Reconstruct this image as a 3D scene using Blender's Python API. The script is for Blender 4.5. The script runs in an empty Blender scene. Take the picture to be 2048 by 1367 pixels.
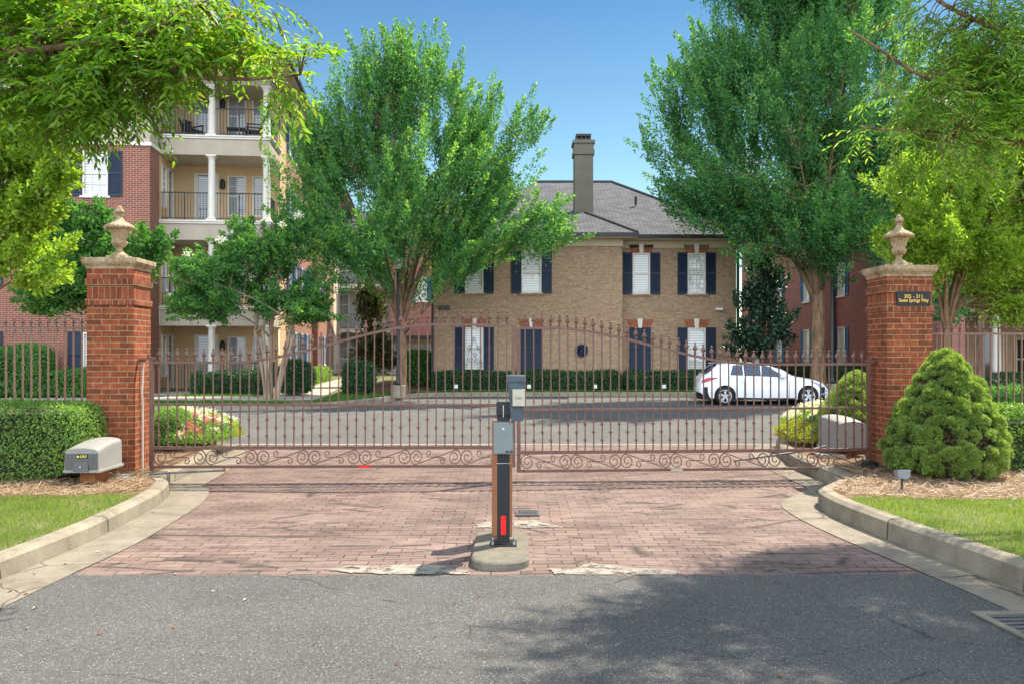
import bpy, math, random
import numpy as np
from mathutils import Vector, Matrix

sc = bpy.context.scene
C = sc.collection
R = math.radians
rnd = random.Random(7)
rng = np.random.default_rng(11)

# ------------------------------------------------------------------ camera, sky, sun, exposure
F, HZ = 1800.0, 702.0
cd = bpy.data.cameras.new("camera"); cam = bpy.data.objects.new("camera", cd); C.objects.link(cam)
cam.location = (0, 0, 1.6); cam.rotation_euler = (R(90), 0, 0)
cd.sensor_width = 36; cd.lens = 36 * F / 2048; cd.shift_y = (HZ - 683.5) / 2048
cd.clip_start = 0.05; cd.clip_end = 2000
sc.camera = cam

SUN = Vector((0.47, 0.42, 1.0)).normalized()
w = bpy.data.worlds.new("World"); sc.world = w; w.use_nodes = True
wn, wl = w.node_tree.nodes, w.node_tree.links
sky = wn.new("ShaderNodeTexSky"); sky.sky_type = 'NISHITA'; sky.sun_disc = False
sky.sun_elevation = math.asin(SUN.z); sky.sun_rotation = math.atan2(SUN.x, SUN.y)
sky.air_density = 1.0; sky.dust_density = 0.3; sky.ozone_density = 2.5; sky.altitude = 200
# clear deep blue ahead; invented unseen cloud behind the camera fills the shade
def wmix(f, a, b, mode='MIX'):
    n = wn.new("ShaderNodeMix"); n.data_type = 'RGBA'; n.blend_type = mode
    for k, v in ((0, f), (6, a), (7, b)):
        if isinstance(v, (float, int)): n.inputs[k].default_value = v
        elif isinstance(v, tuple): n.inputs[k].default_value = (*v, 1)
        else: wl.new(v, n.inputs[k])
    return n.outputs[2]
def wmath(op, a, b):
    n = wn.new("ShaderNodeMath"); n.operation = op
    for k, v in ((0, a), (1, b)):
        if isinstance(v, (float, int)): n.inputs[k].default_value = v
        else: wl.new(v, n.inputs[k])
    return n.outputs[0]
tc = wn.new("ShaderNodeTexCoord"); sx = wn.new("ShaderNodeSeparateXYZ"); wl.new(tc.outputs["Generated"], sx.inputs[0])
hz_ = wn.new("ShaderNodeMapRange"); hz_.inputs["From Min"].default_value = 0.03; hz_.inputs["From Max"].default_value = 0.40; wl.new(sx.outputs[2], hz_.inputs["Value"])
clear = wmix(1.0, sky.outputs[0], wmix(hz_.outputs[0], (0.70, 0.76, 0.60), (0.22, 0.37, 0.44)), 'MULTIPLY')
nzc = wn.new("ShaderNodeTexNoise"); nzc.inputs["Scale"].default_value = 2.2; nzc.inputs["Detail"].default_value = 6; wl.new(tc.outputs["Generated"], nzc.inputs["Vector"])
fill_cloud = wmath('ADD', wmath('SUBTRACT', wmath('MULTIPLY', sx.outputs[2], -0.1), wmath('MULTIPLY', sx.outputs[1], 1.0)), wmath('MULTIPLY', wmath('SUBTRACT', nzc.outputs[0], 0.5), 0.5))
mr = wn.new("ShaderNodeMapRange"); mr.interpolation_type = 'SMOOTHSTEP'; mr.inputs["From Min"].default_value = 0.05; mr.inputs["From Max"].default_value = 0.4; wl.new(fill_cloud, mr.inputs["Value"])
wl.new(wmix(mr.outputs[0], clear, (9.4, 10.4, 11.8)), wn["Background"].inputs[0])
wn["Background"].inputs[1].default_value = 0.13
sd = bpy.data.lights.new("sun", 'SUN'); sd.energy = 4.6; sd.angle = R(0.55); sd.color = (1.0, 0.90, 0.76)
so = bpy.data.objects.new("sun", sd); C.objects.link(so)
so.rotation_euler = SUN.to_track_quat('Z', 'Y').to_euler(); so.location = (0, 0, 30)
sc.view_settings.view_transform = 'Standard'; sc.view_settings.look = 'None'
sc.view_settings.exposure = 1.18; sc.view_settings.gamma = 1
sc.cycles.max_bounces = 6; sc.cycles.diffuse_bounces = 3; sc.cycles.glossy_bounces = 2
sc.cycles.transmission_bounces = 4; sc.cycles.use_denoising = True; sc.cycles.sample_clamp_indirect = 4


def PX(px, Y): return (px - 1024) / F * Y
def PZ(py, Y): return 1.6 - (py - HZ) / F * Y
def zf(y):
    """Height of the paved surface: level drive, a shallow drained dip in the court."""
    def s(t): t = max(0, min(1, t)); return t * t * (3 - 2 * t)
    return -0.12 * s((y - 13) / 6) * (1 - s((y - 28.8) / 3.0))


# ------------------------------------------------------------------ materials
MATS = {}
class NT:
    def __init__(s, name):
        s.m = bpy.data.materials.new(name); s.m.use_nodes = True
        s.n, s.l = s.m.node_tree.nodes, s.m.node_tree.links
        s.b = s.n["Principled BSDF"]; s.out = s.n["Material Output"]
        MATS[name] = s.m
    def new(s, t, **k):
        n = s.n.new("ShaderNode" + t)
        for a, v in k.items():
            if a.startswith("i_"):
                key = a[2:].replace("_", " ")
                n.inputs[key].default_value = v
            else: setattr(n, a, v)
        return n
    def link(s, a, b): s.l.new(a, b)
    def coord(s, kind="Object"): return s.new("TexCoord").outputs[kind]
    def noise(s, co, scale, detail=4, rough=0.6):
        n = s.new("TexNoise", i_Scale=scale, i_Detail=detail, i_Roughness=rough); s.link(co, n.inputs["Vector"]); return n.outputs[0]
    def ramp(s, f, stops):
        n = s.new("ValToRGB"); s.link(f, n.inputs[0]); e = n.color_ramp.elements
        while len(e) < len(stops): e.new(0.5)
        for i, (p, c) in enumerate(stops): e[i].position = p; e[i].color = (*c, 1) if len(c) == 3 else c
        return n.outputs[0]
    def mix(s, f, a, b, mode='MIX'):
        n = s.new("Mix", data_type='RGBA', blend_type=mode)
        for sock, v in ((n.inputs[0], f), (n.inputs[6], a), (n.inputs[7], b)):
            if isinstance(v, (int, float)): sock.default_value = v
            elif isinstance(v, tuple): sock.default_value = (*v, 1)
            else: s.link(v, sock)
        return n.outputs[2]
    def math(s, op, a, b=0.0):
        n = s.new("Math", operation=op)
        for sock, v in ((n.inputs[0], a), (n.inputs[1], b)):
            if isinstance(v, (int, float)): sock.default_value = v
            else: s.link(v, sock)
        return n.outputs[0]
    def bump(s, h, strength=0.4, dist=0.01):
        n = s.new("Bump", i_Strength=strength, i_Distance=dist); s.link(h, n.inputs["Height"]); s.link(n.outputs[0], s.b.inputs["Normal"])
    def col(s, c):
        if isinstance(c, tuple): s.b.inputs["Base Color"].default_value = (*c, 1)
        else: s.link(c, s.b.inputs["Base Color"])
    def set(s, rough=0.7, metal=0.0, spec=0.4):
        s.b.inputs["Roughness"].default_value = rough; s.b.inputs["Metallic"].default_value = metal
        s.b.inputs["Specular IOR Level"].default_value = spec; return s.m

def plain(name, c, rough=0.6, metal=0.0, spec=0.4, var=0.15, scale=12, bump=0.0, dirt=None):
    t = NT(name); co = t.coord()
    f = t.noise(co, scale, 5)
    lo = tuple(x * (1 - var) for x in c); hi = tuple(min(1, x * (1 + var)) for x in c)
    cc = t.ramp(f, [(0.3, lo), (0.7, hi)])
    if dirt: cc = t.mix(t.ramp(t.noise(co, dirt[1], 6, 0.7), [(dirt[2], (0, 0, 0)), (dirt[2] + .12, (1, 1, 1))]), cc, dirt[0])
    t.col(cc)
    if bump: t.bump(t.noise(co, scale * 4, 3), bump, 0.004)
    return t.set(rough, metal, spec)

def brick(name, c1, c2, mortar, bw=0.203, rh=0.068, ms=0.006, uneven=0.35, stain=None, soldier=False, bumps=0.6):
    t = NT(name); co = t.coord("UV")
    if soldier:
        mp = t.new("Mapping"); mp.inputs["Rotation"].default_value = (0, 0, R(90)); t.link(co, mp.inputs[0]); co = mp.outputs[0]
    b = t.new("TexBrick", offset=0.5 if not soldier else 0.0)
    b.inputs["Scale"].default_value = 1; b.inputs["Brick Width"].default_value = bw; b.inputs["Row Height"].default_value = rh
    b.inputs["Mortar Size"].default_value = ms; b.inputs["Mortar Smooth"].default_value = 0.25; b.inputs["Bias"].default_value = 0.0
    b.inputs["Color1"].default_value = (*c1, 1); b.inputs["Color2"].default_value = (*c2, 1); b.inputs["Mortar"].default_value = (*mortar, 1)
    t.link(co, b.inputs["Vector"])
    f = t.noise(co, 9, 6, 0.75)
    cc = t.mix(uneven, b.outputs[0], t.ramp(f, [(0.3, (0.12, 0.1, 0.1)), (0.7, (1, 1, 1))]), 'MULTIPLY')
    f2 = t.noise(co, 60, 3)
    cc = t.mix(0.35, cc, t.ramp(f2, [(0.35, (0.4, 0.4, 0.4)), (0.65, (1.0, 1.0, 1.0))]), 'MULTIPLY')
    if stain:
        f3 = t.noise(co, stain[1], 6, 0.72)
        cc = t.mix(t.ramp(f3, [(stain[2], (0, 0, 0)), (stain[2] + .1, (1, 1, 1))]), cc, stain[0])
    t.col(cc)
    h = t.math('ADD', t.math('MULTIPLY', b.outputs[1], -1.0), t.math('MULTIPLY', f2, 0.5))
    t.bump(h, bumps, 0.008)
    return t.set(0.85, 0, 0.25)

def leafmat(name, c, c2, trans=0.45, spec=0.35, rough=0.5, extra=None):
    t = NT(name)
    g = t.new("NewGeometry"); ri = g.outputs["Random Per Island"]
    cl = t.noise(t.coord(), 0.8, 3)
    f = t.math('ADD', t.math('MULTIPLY', ri, 0.55), t.math('MULTIPLY', cl, 0.5))
    stops = [(0.2, c), (0.8, c2)]
    if extra: stops += [(0.985, extra)]; stops = [(0.15, c), (0.72, c2), (0.93, extra)]
    cc = t.ramp(f, stops)
    t.col(cc); t.set(rough, 0, spec)
    tr = t.new("BsdfTranslucent"); warm = t.mix(1.0, cc, (1.45, 1.5, 0.5), 'MULTIPLY'); t.link(warm, tr.inputs[0])
    mx = t.new("MixShader"); mx.inputs[0].default_value = trans
    t.link(t.b.outputs[0], mx.inputs[1]); t.link(tr.outputs[0], mx.inputs[2]); t.link(mx.outputs[0], t.out.inputs[0])
    return t.m

# asphalt
def asphalt(name, base):
    t = NT(name); co = t.coord()
    f = t.noise(co, 130, 3, 0.7); big = t.noise(co, 0.7, 5, 0.6)
    b = t.ramp(f, [(0.36, tuple(x * .45 for x in base)), (0.5, base), (0.64, tuple(x * 1.75 for x in base))])
    b = t.mix(0.5, b, t.ramp(big, [(0.3, (0.62, 0.62, 0.64)), (0.7, (1.25, 1.22, 1.18))]), 'MULTIPLY')
    v = t.new("TexVoronoi", i_Scale=150.0); t.link(co, v.inputs["Vector"])
    b = t.mix(t.ramp(v.outputs["Color"], [(0.86, (0, 0, 0)), (0.9, (0.7, 0.7, 0.7))]), b, (0.36, 0.35, 0.33))
    nz = t.new("TexNoise", i_Scale=3.0, i_Detail=6.0); t.link(co, nz.inputs["Vector"])
    mp = t.new("VectorMath", operation='MULTIPLY_ADD'); t.link(nz.outputs["Color"], mp.inputs[0]); mp.inputs[1].default_value = (0.35, 0.35, 0); t.link(co, mp.inputs[2])
    vv = t.new("TexVoronoi", i_Scale=0.55, feature='DISTANCE_TO_EDGE'); t.link(mp.outputs[0], vv.inputs["Vector"])
    crk = t.math('MULTIPLY', t.ramp(vv.outputs["Distance"], [(0, (1, 1, 1)), (0.005, (0, 0, 0))]), t.ramp(t.noise(co, 0.9, 3), [(0.5, (0, 0, 0)), (0.58, (.8, .8, .8))]))
    b = t.mix(crk, b, (0.02, 0.02, 0.02))
    sp = t.noise(co, 2.3, 6, 0.7); b = t.mix(t.ramp(sp, [(0.62, (0, 0, 0)), (0.72, (0.4, 0.4, 0.4))]), b, (0.045, 0.042, 0.038))
    t.col(b); t.bump(f, 0.5, 0.006); return t.set(0.9, 0, 0.25)
A_ROAD = asphalt("asphalt", (0.087, 0.085, 0.080)); A_COURT = asphalt("court_asphalt", (0.098, 0.096, 0.090))

def pavers():
    t = NT("stamped_brick_paving"); co = t.coord("UV")
    nz = t.new("TexNoise", i_Scale=1.6, i_Detail=5.0, i_Roughness=0.65); t.link(co, nz.inputs["Vector"])
    mp = t.new("VectorMath", operation='MULTIPLY_ADD'); t.link(nz.outputs["Color"], mp.inputs[0])
    mp.inputs[1].default_value = (0.09, 0.09, 0); t.link(co, mp.inputs[2])
    b = t.new("TexBrick", offset=0.5); t.link(mp.outputs[0], b.inputs["Vector"])
    for k, v in (("Scale", 1), ("Brick Width", 0.21), ("Row Height", 0.105), ("Mortar Size", 0.0055), ("Mortar Smooth", 0.35), ("Bias", -0.1)): b.inputs[k].default_value = v
    b.inputs["Color1"].default_value = (0.155, 0.108, 0.092, 1); b.inputs["Color2"].default_value = (0.245, 0.175, 0.148, 1); b.inputs["Mortar"].default_value = (0.035, 0.028, 0.025, 1)
    big = t.noise(co, 0.9, 6, 0.7)
    # mortar lines fade where the stamp is worn smooth
    wear = t.ramp(t.noise(co, 1.3, 4, 0.6), [(0.46, (1, 1, 1)), (0.62, (0.25, 0.25, 0.25))])
    plainc = t.ramp(t.noise(co, 12, 4), [(0.3, (0.175, 0.128, 0.108)), (0.7, (0.24, 0.18, 0.152))])
    cc = t.mix(wear, plainc, b.outputs[0])
    # long wandering cracks
    cv = t.new("Mapping"); cv.inputs["Scale"].default_value = (0.5, 2.6, 1); t.link(mp.outputs[0], cv.inputs[0])
    v = t.new("TexVoronoi", i_Scale=1.25, feature='DISTANCE_TO_EDGE'); t.link(cv.outputs[0], v.inputs["Vector"])
    cr = t.ramp(v.outputs["Distance"], [(0.0, (1, 1, 1)), (0.034, (0, 0, 0))])
    crm = t.math('MULTIPLY', cr, t.ramp(t.noise(co, 2.2, 3), [(0.42, (0, 0, 0)), (0.50, (1, 1, 1))]))
    cc = t.mix(0.7, cc, t.ramp(big, [(0.28, (0.50, 0.46, 0.46)), (0.5, (0.95, .92, .91)), (0.72, (1.35, 1.3, 1.27))]), 'MULTIPLY')
    grit = t.noise(co, 70, 4, 0.7)
    cc = t.mix(0.4, cc, t.ramp(grit, [(0.3, (0.45, 0.43, 0.42)), (0.7, (1.25, 1.22, 1.2))]), 'MULTIPLY')
    pale = t.noise(co, 1.7, 7, 0.7)
    cc = t.mix(t.ramp(pale, [(0.63, (0, 0, 0)), (0.70, (0.5, 0.5, 0.5))]), cc, (0.29, 0.25, 0.215))
    cc = t.mix(crm, cc, (0.045, 0.035, 0.03))
    t.col(cc)
    h = t.math('SUBTRACT', t.math('MULTIPLY', grit, 0.3), t.math('ADD', t.math('MULTIPLY', b.outputs[1], 0.7), crm))
    t.bump(h, 0.6, 0.01); return t.set(0.85, 0, 0.3)
PAVERS = pavers()

def concrete(name, c, cracks=False, scale=3):
    t = NT(name); co = t.coord()
    big = t.noise(co, scale, 7, 0.7); f = t.noise(co, 90, 3, 0.7)
    cc = t.ramp(big, [(0.25, tuple(x * .55 for x in c)), (0.5, c), (0.75, tuple(min(1, x * 1.3) for x in c))])
    cc = t.mix(0.5, cc, t.ramp(f, [(0.3, (0.5, 0.48, 0.45)), (0.7, (1.2, 1.2, 1.2))]), 'MULTIPLY')
    if cracks:
        v = t.new("TexVoronoi", i_Scale=0.55, feature='DISTANCE_TO_EDGE')
        nz = t.new("TexNoise", i_Scale=2.5, i_Detail=5.0); t.link(co, nz.inputs["Vector"])
        mp = t.new("VectorMath", operation='MULTIPLY_ADD'); t.link(nz.outputs["Color"], mp.inputs[0]); mp.inputs[1].default_value = (0.3, 0.3, 0); t.link(co, mp.inputs[2])
        t.link(mp.outputs[0], v.inputs["Vector"])
        cc = t.mix(t.ramp(v.outputs["Distance"], [(0, (1, 1, 1)), (0.006, (0, 0, 0))]), cc, (0.05, 0.045, 0.04))
    t.col(cc); t.bump(f, 0.35, 0.005); return t.set(0.9, 0, 0.25)
CONC = concrete("kerb_concrete", (0.27, 0.235, 0.175)); PAN = concrete("gutter_concrete", (0.225, 0.195, 0.15), True)
WALK = concrete("path_concrete", (0.42, 0.38, 0.32)); PATCH = concrete("mortar_patch", (0.28, 0.255, 0.215), False, 8); BAND = PATCH.copy(); BAND.name = "concrete_band"
def broken(m):
    n, l = m.node_tree.nodes, m.node_tree.links; tc_ = n.new("ShaderNodeTexCoord"); nz = n.new("ShaderNodeTexNoise"); nz.inputs["Scale"].default_value = 7; nz.inputs["Detail"].default_value = 8; nz.inputs["Roughness"].default_value = .75
    l.new(tc_.outputs["Object"], nz.inputs["Vector"]); cr = n.new("ShaderNodeValToRGB"); cr.color_ramp.elements[0].position = .40; cr.color_ramp.elements[1].position = .50; l.new(nz.outputs[0], cr.inputs[0])
    tp = n.new("ShaderNodeBsdfTransparent"); mx = n.new("ShaderNodeMixShader"); l.new(cr.outputs[0], mx.inputs[0]); l.new(tp.outputs[0], mx.inputs[1]); l.new(n["Principled BSDF"].outputs[0], mx.inputs[2]); l.new(mx.outputs[0], n["Material Output"].inputs[0])
broken(PATCH)
ISLAND = concrete("island_concrete", (0.17, 0.155, 0.12), False, 5)
SOIL = concrete("mulch_ground", (0.17, 0.105, 0.06), False, 6)
LAWN = concrete("lawn_soil", (0.15, 0.15, 0.065), False, 2)
STONE = None

def limestone():
    t = NT("weathered_limestone"); co = t.coord()
    f = t.noise(co, 7, 7, 0.75); g = t.noise(co, 45, 4)
    cc = t.ramp(f, [(0.28, (0.13, 0.085, 0.045)), (0.45, (0.36, 0.26, 0.155)), (0.62, (0.52, 0.42, 0.29)), (0.8, (0.58, 0.52, 0.42))])
    cc = t.mix(0.5, cc, t.ramp(g, [(0.35, (0.3, 0.27, 0.24)), (0.6, (1.15, 1.12, 1.1))]), 'MULTIPLY')
    t.col(cc); t.bump(g, 0.5, 0.008); return t.set(0.9, 0, 0.2)
STONE = limestone()

B_PILLAR = brick("pillar_brick", (0.47, 0.120, 0.050), (0.24, 0.070, 0.036), (0.52, 0.34, 0.17), ms=0.006, uneven=0.7, stain=((0.10, 0.045, 0.025), 2.2, 0.60))
B_SOLDIER = brick("pillar_soldier_brick", (0.42, 0.10, 0.045), (0.20, 0.055, 0.03), (0.40, 0.27, 0.14), soldier=True, uneven=0.5, rh=0.07)
B_ROWLOCK = brick("pillar_rowlock_brick", (0.42, 0.11, 0.05), (0.17, 0.05, 0.03), (0.42, 0.28, 0.14), bw=0.07, rh=0.09, uneven=0.5)
B_RED = brick("red_house_brick", (0.36, 0.105, 0.060), (0.23, 0.078, 0.058), (0.50, 0.38, 0.30), ms=0.008, uneven=0.35)
B_RED2 = brick("rose_house_brick", (0.45, 0.15, 0.115), (0.32, 0.115, 0.095), (0.50, 0.36, 0.30), ms=0.008, uneven=0.3)
B_TAN = brick("painted_tan_brick", (0.66, 0.455, 0.29), (0.50, 0.34, 0.215), (0.50, 0.34, 0.205), ms=0.008, uneven=0.55, stain=((0.34, 0.23, 0.14), 1.3, 0.60), bumps=1.2)
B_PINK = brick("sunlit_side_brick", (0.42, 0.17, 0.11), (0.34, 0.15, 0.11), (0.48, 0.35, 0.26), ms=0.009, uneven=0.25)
ARCH = plain("jack_arch_brick", (0.30, 0.10, 0.05), 0.85, var=0.4, scale=9)
STUCCO = plain("beige_stucco", (0.40, 0.345, 0.27), 0.9, var=0.08, scale=3, bump=0.3)
STUCCO_W = plain("warm_stucco", (0.55, 0.38, 0.21), 0.9, var=0.08, scale=3, bump=0.3)
CREAM = plain("cream_stucco", (0.60, 0.50, 0.38), 0.9, var=0.06, scale=3, bump=0.3)
TRIM = plain("white_trim", (0.66, 0.62, 0.54), 0.55, var=0.06, scale=5)
FASCIA = plain("cream_fascia", (0.52, 0.43, 0.28), 0.6, var=0.06, scale=5)
NAVY = plain("navy_shutter", (0.006, 0.018, 0.042), 0.55, var=0.25, scale=4)
BLUE = plain("blue_shutter", (0.03, 0.10, 0.22), 0.55, var=0.2, scale=4)
BLACK = plain("black_rail_paint", (0.018, 0.020, 0.022), 0.45)
GUTTER = plain("dark_gutter", (0.030, 0.030, 0.034), 0.5)
BROWN = plain("brown_gate_paint", (0.130, 0.060, 0.042), 0.42, spec=0.5, var=0.25, scale=20, dirt=((0.22, 0.06, 0.02), 4, 0.60))
BROWN2 = plain("brown_fence_paint", (0.19, 0.10, 0.062), 0.42, spec=0.5, var=0.2, scale=20)
BOLLARD = plain("bollard_brown_paint", (0.27, 0.11, 0.045), 0.5, var=0.2, dirt=((0.30, 0.08, 0.02), 8, 0.6))
KBLACK = plain("kiosk_black_paint", (0.007, 0.008, 0.010), 0.4, spec=0.5, var=0.3, dirt=((0.30, 0.30, 0.30), 22, 0.69))
KSLATE = plain("hood_slate_plastic", (0.055, 0.075, 0.090), 0.5, var=0.25, scale=16, dirt=((0.16, 0.17, 0.17), 18, 0.64))
KGREY = plain("lockbox_grey_paint", (0.16, 0.185, 0.175), 0.45, var=0.08)
KPLATE = plain("faceplate_beige", (0.40, 0.38, 0.29), 0.5, var=0.06)
OPGREY = plain("operator_grey_plastic", (0.26, 0.255, 0.235), 0.55, var=0.08, scale=7)
OPDARK = plain("operator_dark_plastic", (0.10, 0.10, 0.10), 0.5, var=0.1)
STEEL = plain("brushed_steel", (0.55, 0.55, 0.53), 0.35, 0.8, var=0.1)
RUST = plain("rusty_steel", (0.28, 0.10, 0.03), 0.85, var=0.4, scale=10)
REDREF = plain("red_reflector", (0.80, 0.015, 0.010), 0.3, var=0.05)
AMBER = plain("amber_lens", (0.75, 0.22, 0.02), 0.25, var=0.05)
SIGNK = plain("sign_black", (0.010, 0.010, 0.010), 0.4, var=0.1)
GOLD = plain("gold_lettering", (0.72, 0.45, 0.10), 0.4, var=0.05)
YELLOW = plain("yellow_lettering", (0.75, 0.72, 0.08), 0.5, var=0.05)
INK = plain("dark_ink", (0.05, 0.04, 0.035), 0.6)
WHITE = plain("white_plastic", (0.72, 0.72, 0.70), 0.5, var=0.05)
RUBBER = plain("rubber", (0.015, 0.015, 0.016), 0.8)
SPOT = plain("spotlight_bronze", (0.20, 0.215, 0.24), 0.45, var=0.2, scale=30)
CHAIRM = plain("dark_wicker", (0.03, 0.032, 0.04), 0.7)
IVORY = plain("grey_siding", (0.38, 0.40, 0.38), 0.8)

def bark(name, c, c2, sc_=9):
    t = NT(name); co = t.coord(); mp = t.new("Mapping"); mp.inputs["Scale"].default_value = (1, 1, 0.25); t.link(co, mp.inputs[0])
    f = t.noise(mp.outputs[0], sc_, 6, 0.7)
    t.col(t.ramp(f, [(0.32, c), (0.62, c2)])); t.bump(f, 0.8, 0.03); return t.set(0.9, 0, 0.2)
BARK = bark("elm_bark", (0.06, 0.040, 0.028), (0.28, 0.175, 0.10)); BARKC = bark("crape_bark", (0.14, 0.095, 0.065), (0.36, 0.27, 0.19), 5)
BARKD = bark("dark_bark", (0.06, 0.035, 0.025), (0.20, 0.12, 0.09))

def shingles():
    t = NT("grey_shingles"); co = t.coord("UV")
    b = t.new("TexBrick", offset=0.5); t.link(co, b.inputs["Vector"])
    for k, v in (("Scale", 1), ("Brick Width", 0.32), ("Row Height", 0.15), ("Mortar Size", 0.012), ("Mortar Smooth", 0.3), ("Bias", 0.0)): b.inputs[k].default_value = v
    b.inputs["Color1"].default_value = (0.085, 0.09, 0.10, 1); b.inputs["Color2"].default_value = (0.14, 0.142, 0.15, 1); b.inputs["Mortar"].default_value = (0.05, 0.05, 0.055, 1)
    f = t.noise(co, 30, 4)
    t.col(t.mix(0.5, b.outputs[0], t.ramp(f, [(0.3, (0.5, 0.5, 0.5)), (0.7, (1.3, 1.3, 1.3))]), 'MULTIPLY')); t.bump(t.math('MULTIPLY', b.outputs[1], -1), 0.8, 0.02)
    return t.set(0.9, 0, 0.2)
SHINGLE = shingles()

def glass_blinds(name, a, b_, period=0.05, spec=0.8):
    t = NT(name); co = t.coord("UV")
    sx = t.new("SeparateXYZ"); t.link(co, sx.inputs[0])
    f = t.math('FRACT', t.math('DIVIDE', sx.outputs[1], period))
    t.col(t.mix(t.ramp(f, [(0.0, (0, 0, 0)), (0.25, (1, 1, 1)), (0.75, (1, 1, 1)), (1.0, (0, 0, 0))]), a, b_))
    t.set(0.5, 0, 0.3); t.b.inputs["Coat Weight"].default_value = 1.0; t.b.inputs["Coat Roughness"].default_value = 0.03
    t.b.inputs["Coat IOR"].default_value = 1.7
    return t.m
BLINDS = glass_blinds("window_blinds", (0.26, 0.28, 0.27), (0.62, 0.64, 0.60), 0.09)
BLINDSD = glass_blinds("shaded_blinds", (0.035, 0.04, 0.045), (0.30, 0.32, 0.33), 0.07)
DARKGLASS = NT("dark_glass"); DARKGLASS.col((0.015, 0.02, 0.025)); DARKGLASS.b.inputs["Specular IOR Level"].default_value = 0.9; DARKGLASS.b.inputs["Roughness"].default_value = 0.04; DARKGLASS = DARKGLASS.m
CARGLASS = NT("car_glass"); CARGLASS.col((0.012, 0.035, 0.07)); CARGLASS.b.inputs["Specular IOR Level"].default_value = 0.5; CARGLASS.b.inputs["Roughness"].default_value = 0.03; CARGLASS = CARGLASS.m
CARPAINT = NT("white_car_paint"); CARPAINT.col((0.78, 0.80, 0.82)); CARPAINT.b.inputs["Coat Weight"].default_value = 0.8; CARPAINT.b.inputs["Coat Roughness"].default_value = 0.05; CARPAINT = CARPAINT.set(0.35, 0, 0.5)
TAIL = plain("tail_light_red", (0.45, 0.01, 0.02), 0.15, spec=0.8, var=0.1)
ALLOY = plain("alloy_silver", (0.62, 0.63, 0.65), 0.3, 0.5, var=0.03)
HEADL = plain("headlight_clear", (0.30, 0.34, 0.38), 0.1, 0.2, spec=0.9, var=0.3, scale=30)

L_ELM = leafmat("elm_leaves", (0.040, 0.165, 0.072), (0.135, 0.31, 0.085), 0.47)
L_TIP = leafmat("young_sunlit_elm_leaves", (0.16, 0.34, 0.07), (0.32, 0.46, 0.09), 0.55)  # new-growth green that also paints in the sun caught by spray tips
L_ELM2 = leafmat("teal_elm_leaves", (0.035, 0.155, 0.080), (0.12, 0.30, 0.085), 0.46)
L_TIP2 = leafmat("young_sunlit_teal_leaves", (0.10, 0.27, 0.08), (0.25, 0.42, 0.09), 0.5)  # young tips of the teal elm, sunlight likewise put into the colour
L_NEAR = leafmat("near_leaves", (0.055, 0.17, 0.025), (0.22, 0.37, 0.04), 0.58, extra=(0.35, 0.20, 0.03), spec=0.5, rough=0.4)
L_OAK = leafmat("narrow_leaves", (0.06, 0.21, 0.065), (0.33, 0.50, 0.075), 0.58, spec=0.5, rough=0.4)
L_LIME = leafmat("lime_leaves", (0.15, 0.28, 0.040), (0.34, 0.46, 0.06), 0.55)
L_MID = leafmat("mid_leaves", (0.045, 0.16, 0.045), (0.14, 0.31, 0.07), 0.45)
L_CRAPE = leafmat("crape_leaves", (0.038, 0.17, 0.07), (0.13, 0.30, 0.075), 0.46)
L_MAG = leafmat("magnolia_leaves", (0.010, 0.040, 0.022), (0.026, 0.075, 0.034), 0.12, spec=0.7, rough=0.3)
L_MAGB = leafmat("bronze_leaves", (0.022, 0.06, 0.022), (0.09, 0.085, 0.025), 0.2, spec=0.6, rough=0.35, extra=(0.25, 0.10, 0.02))
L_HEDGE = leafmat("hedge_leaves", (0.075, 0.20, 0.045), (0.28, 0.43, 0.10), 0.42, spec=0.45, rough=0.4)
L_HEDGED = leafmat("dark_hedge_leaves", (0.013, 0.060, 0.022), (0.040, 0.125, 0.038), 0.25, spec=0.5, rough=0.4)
L_SPRUCE = leafmat("conifer_needles", (0.07, 0.16, 0.04), (0.36, 0.47, 0.13), 0.42, extra=(0.36, 0.33, 0.10))
L_INNER = leafmat("inner_conifer_twigs", (0.07, 0.075, 0.03), (0.16, 0.12, 0.06), 0.2)
L_GRASS = leafmat("grass_blades", (0.07, 0.16, 0.025), (0.24, 0.31, 0.07), 0.45, extra=(0.50, 0.44, 0.22))
L_GRASSD = leafmat("far_grass_blades", (0.03, 0.12, 0.022), (0.12, 0.24, 0.03), 0.4)
L_YEL = leafmat("chartreuse_leaves", (0.22, 0.27, 0.03), (0.42, 0.42, 0.05), 0.4)
L_STRAW = leafmat("pine_straw", (0.20, 0.115, 0.065), (0.52, 0.39, 0.27), 0.1)
P_WHITE = leafmat("white_petals", (0.70, 0.66, 0.62), (0.80, 0.78, 0.76), 0.3)
P_PINK = leafmat("pink_petals", (0.60, 0.05, 0.12), (0.75, 0.25, 0.30), 0.3)
CORE = plain("hedge_twigs", (0.030, 0.035, 0.015), 0.95, var=0.4, scale=8)

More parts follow.
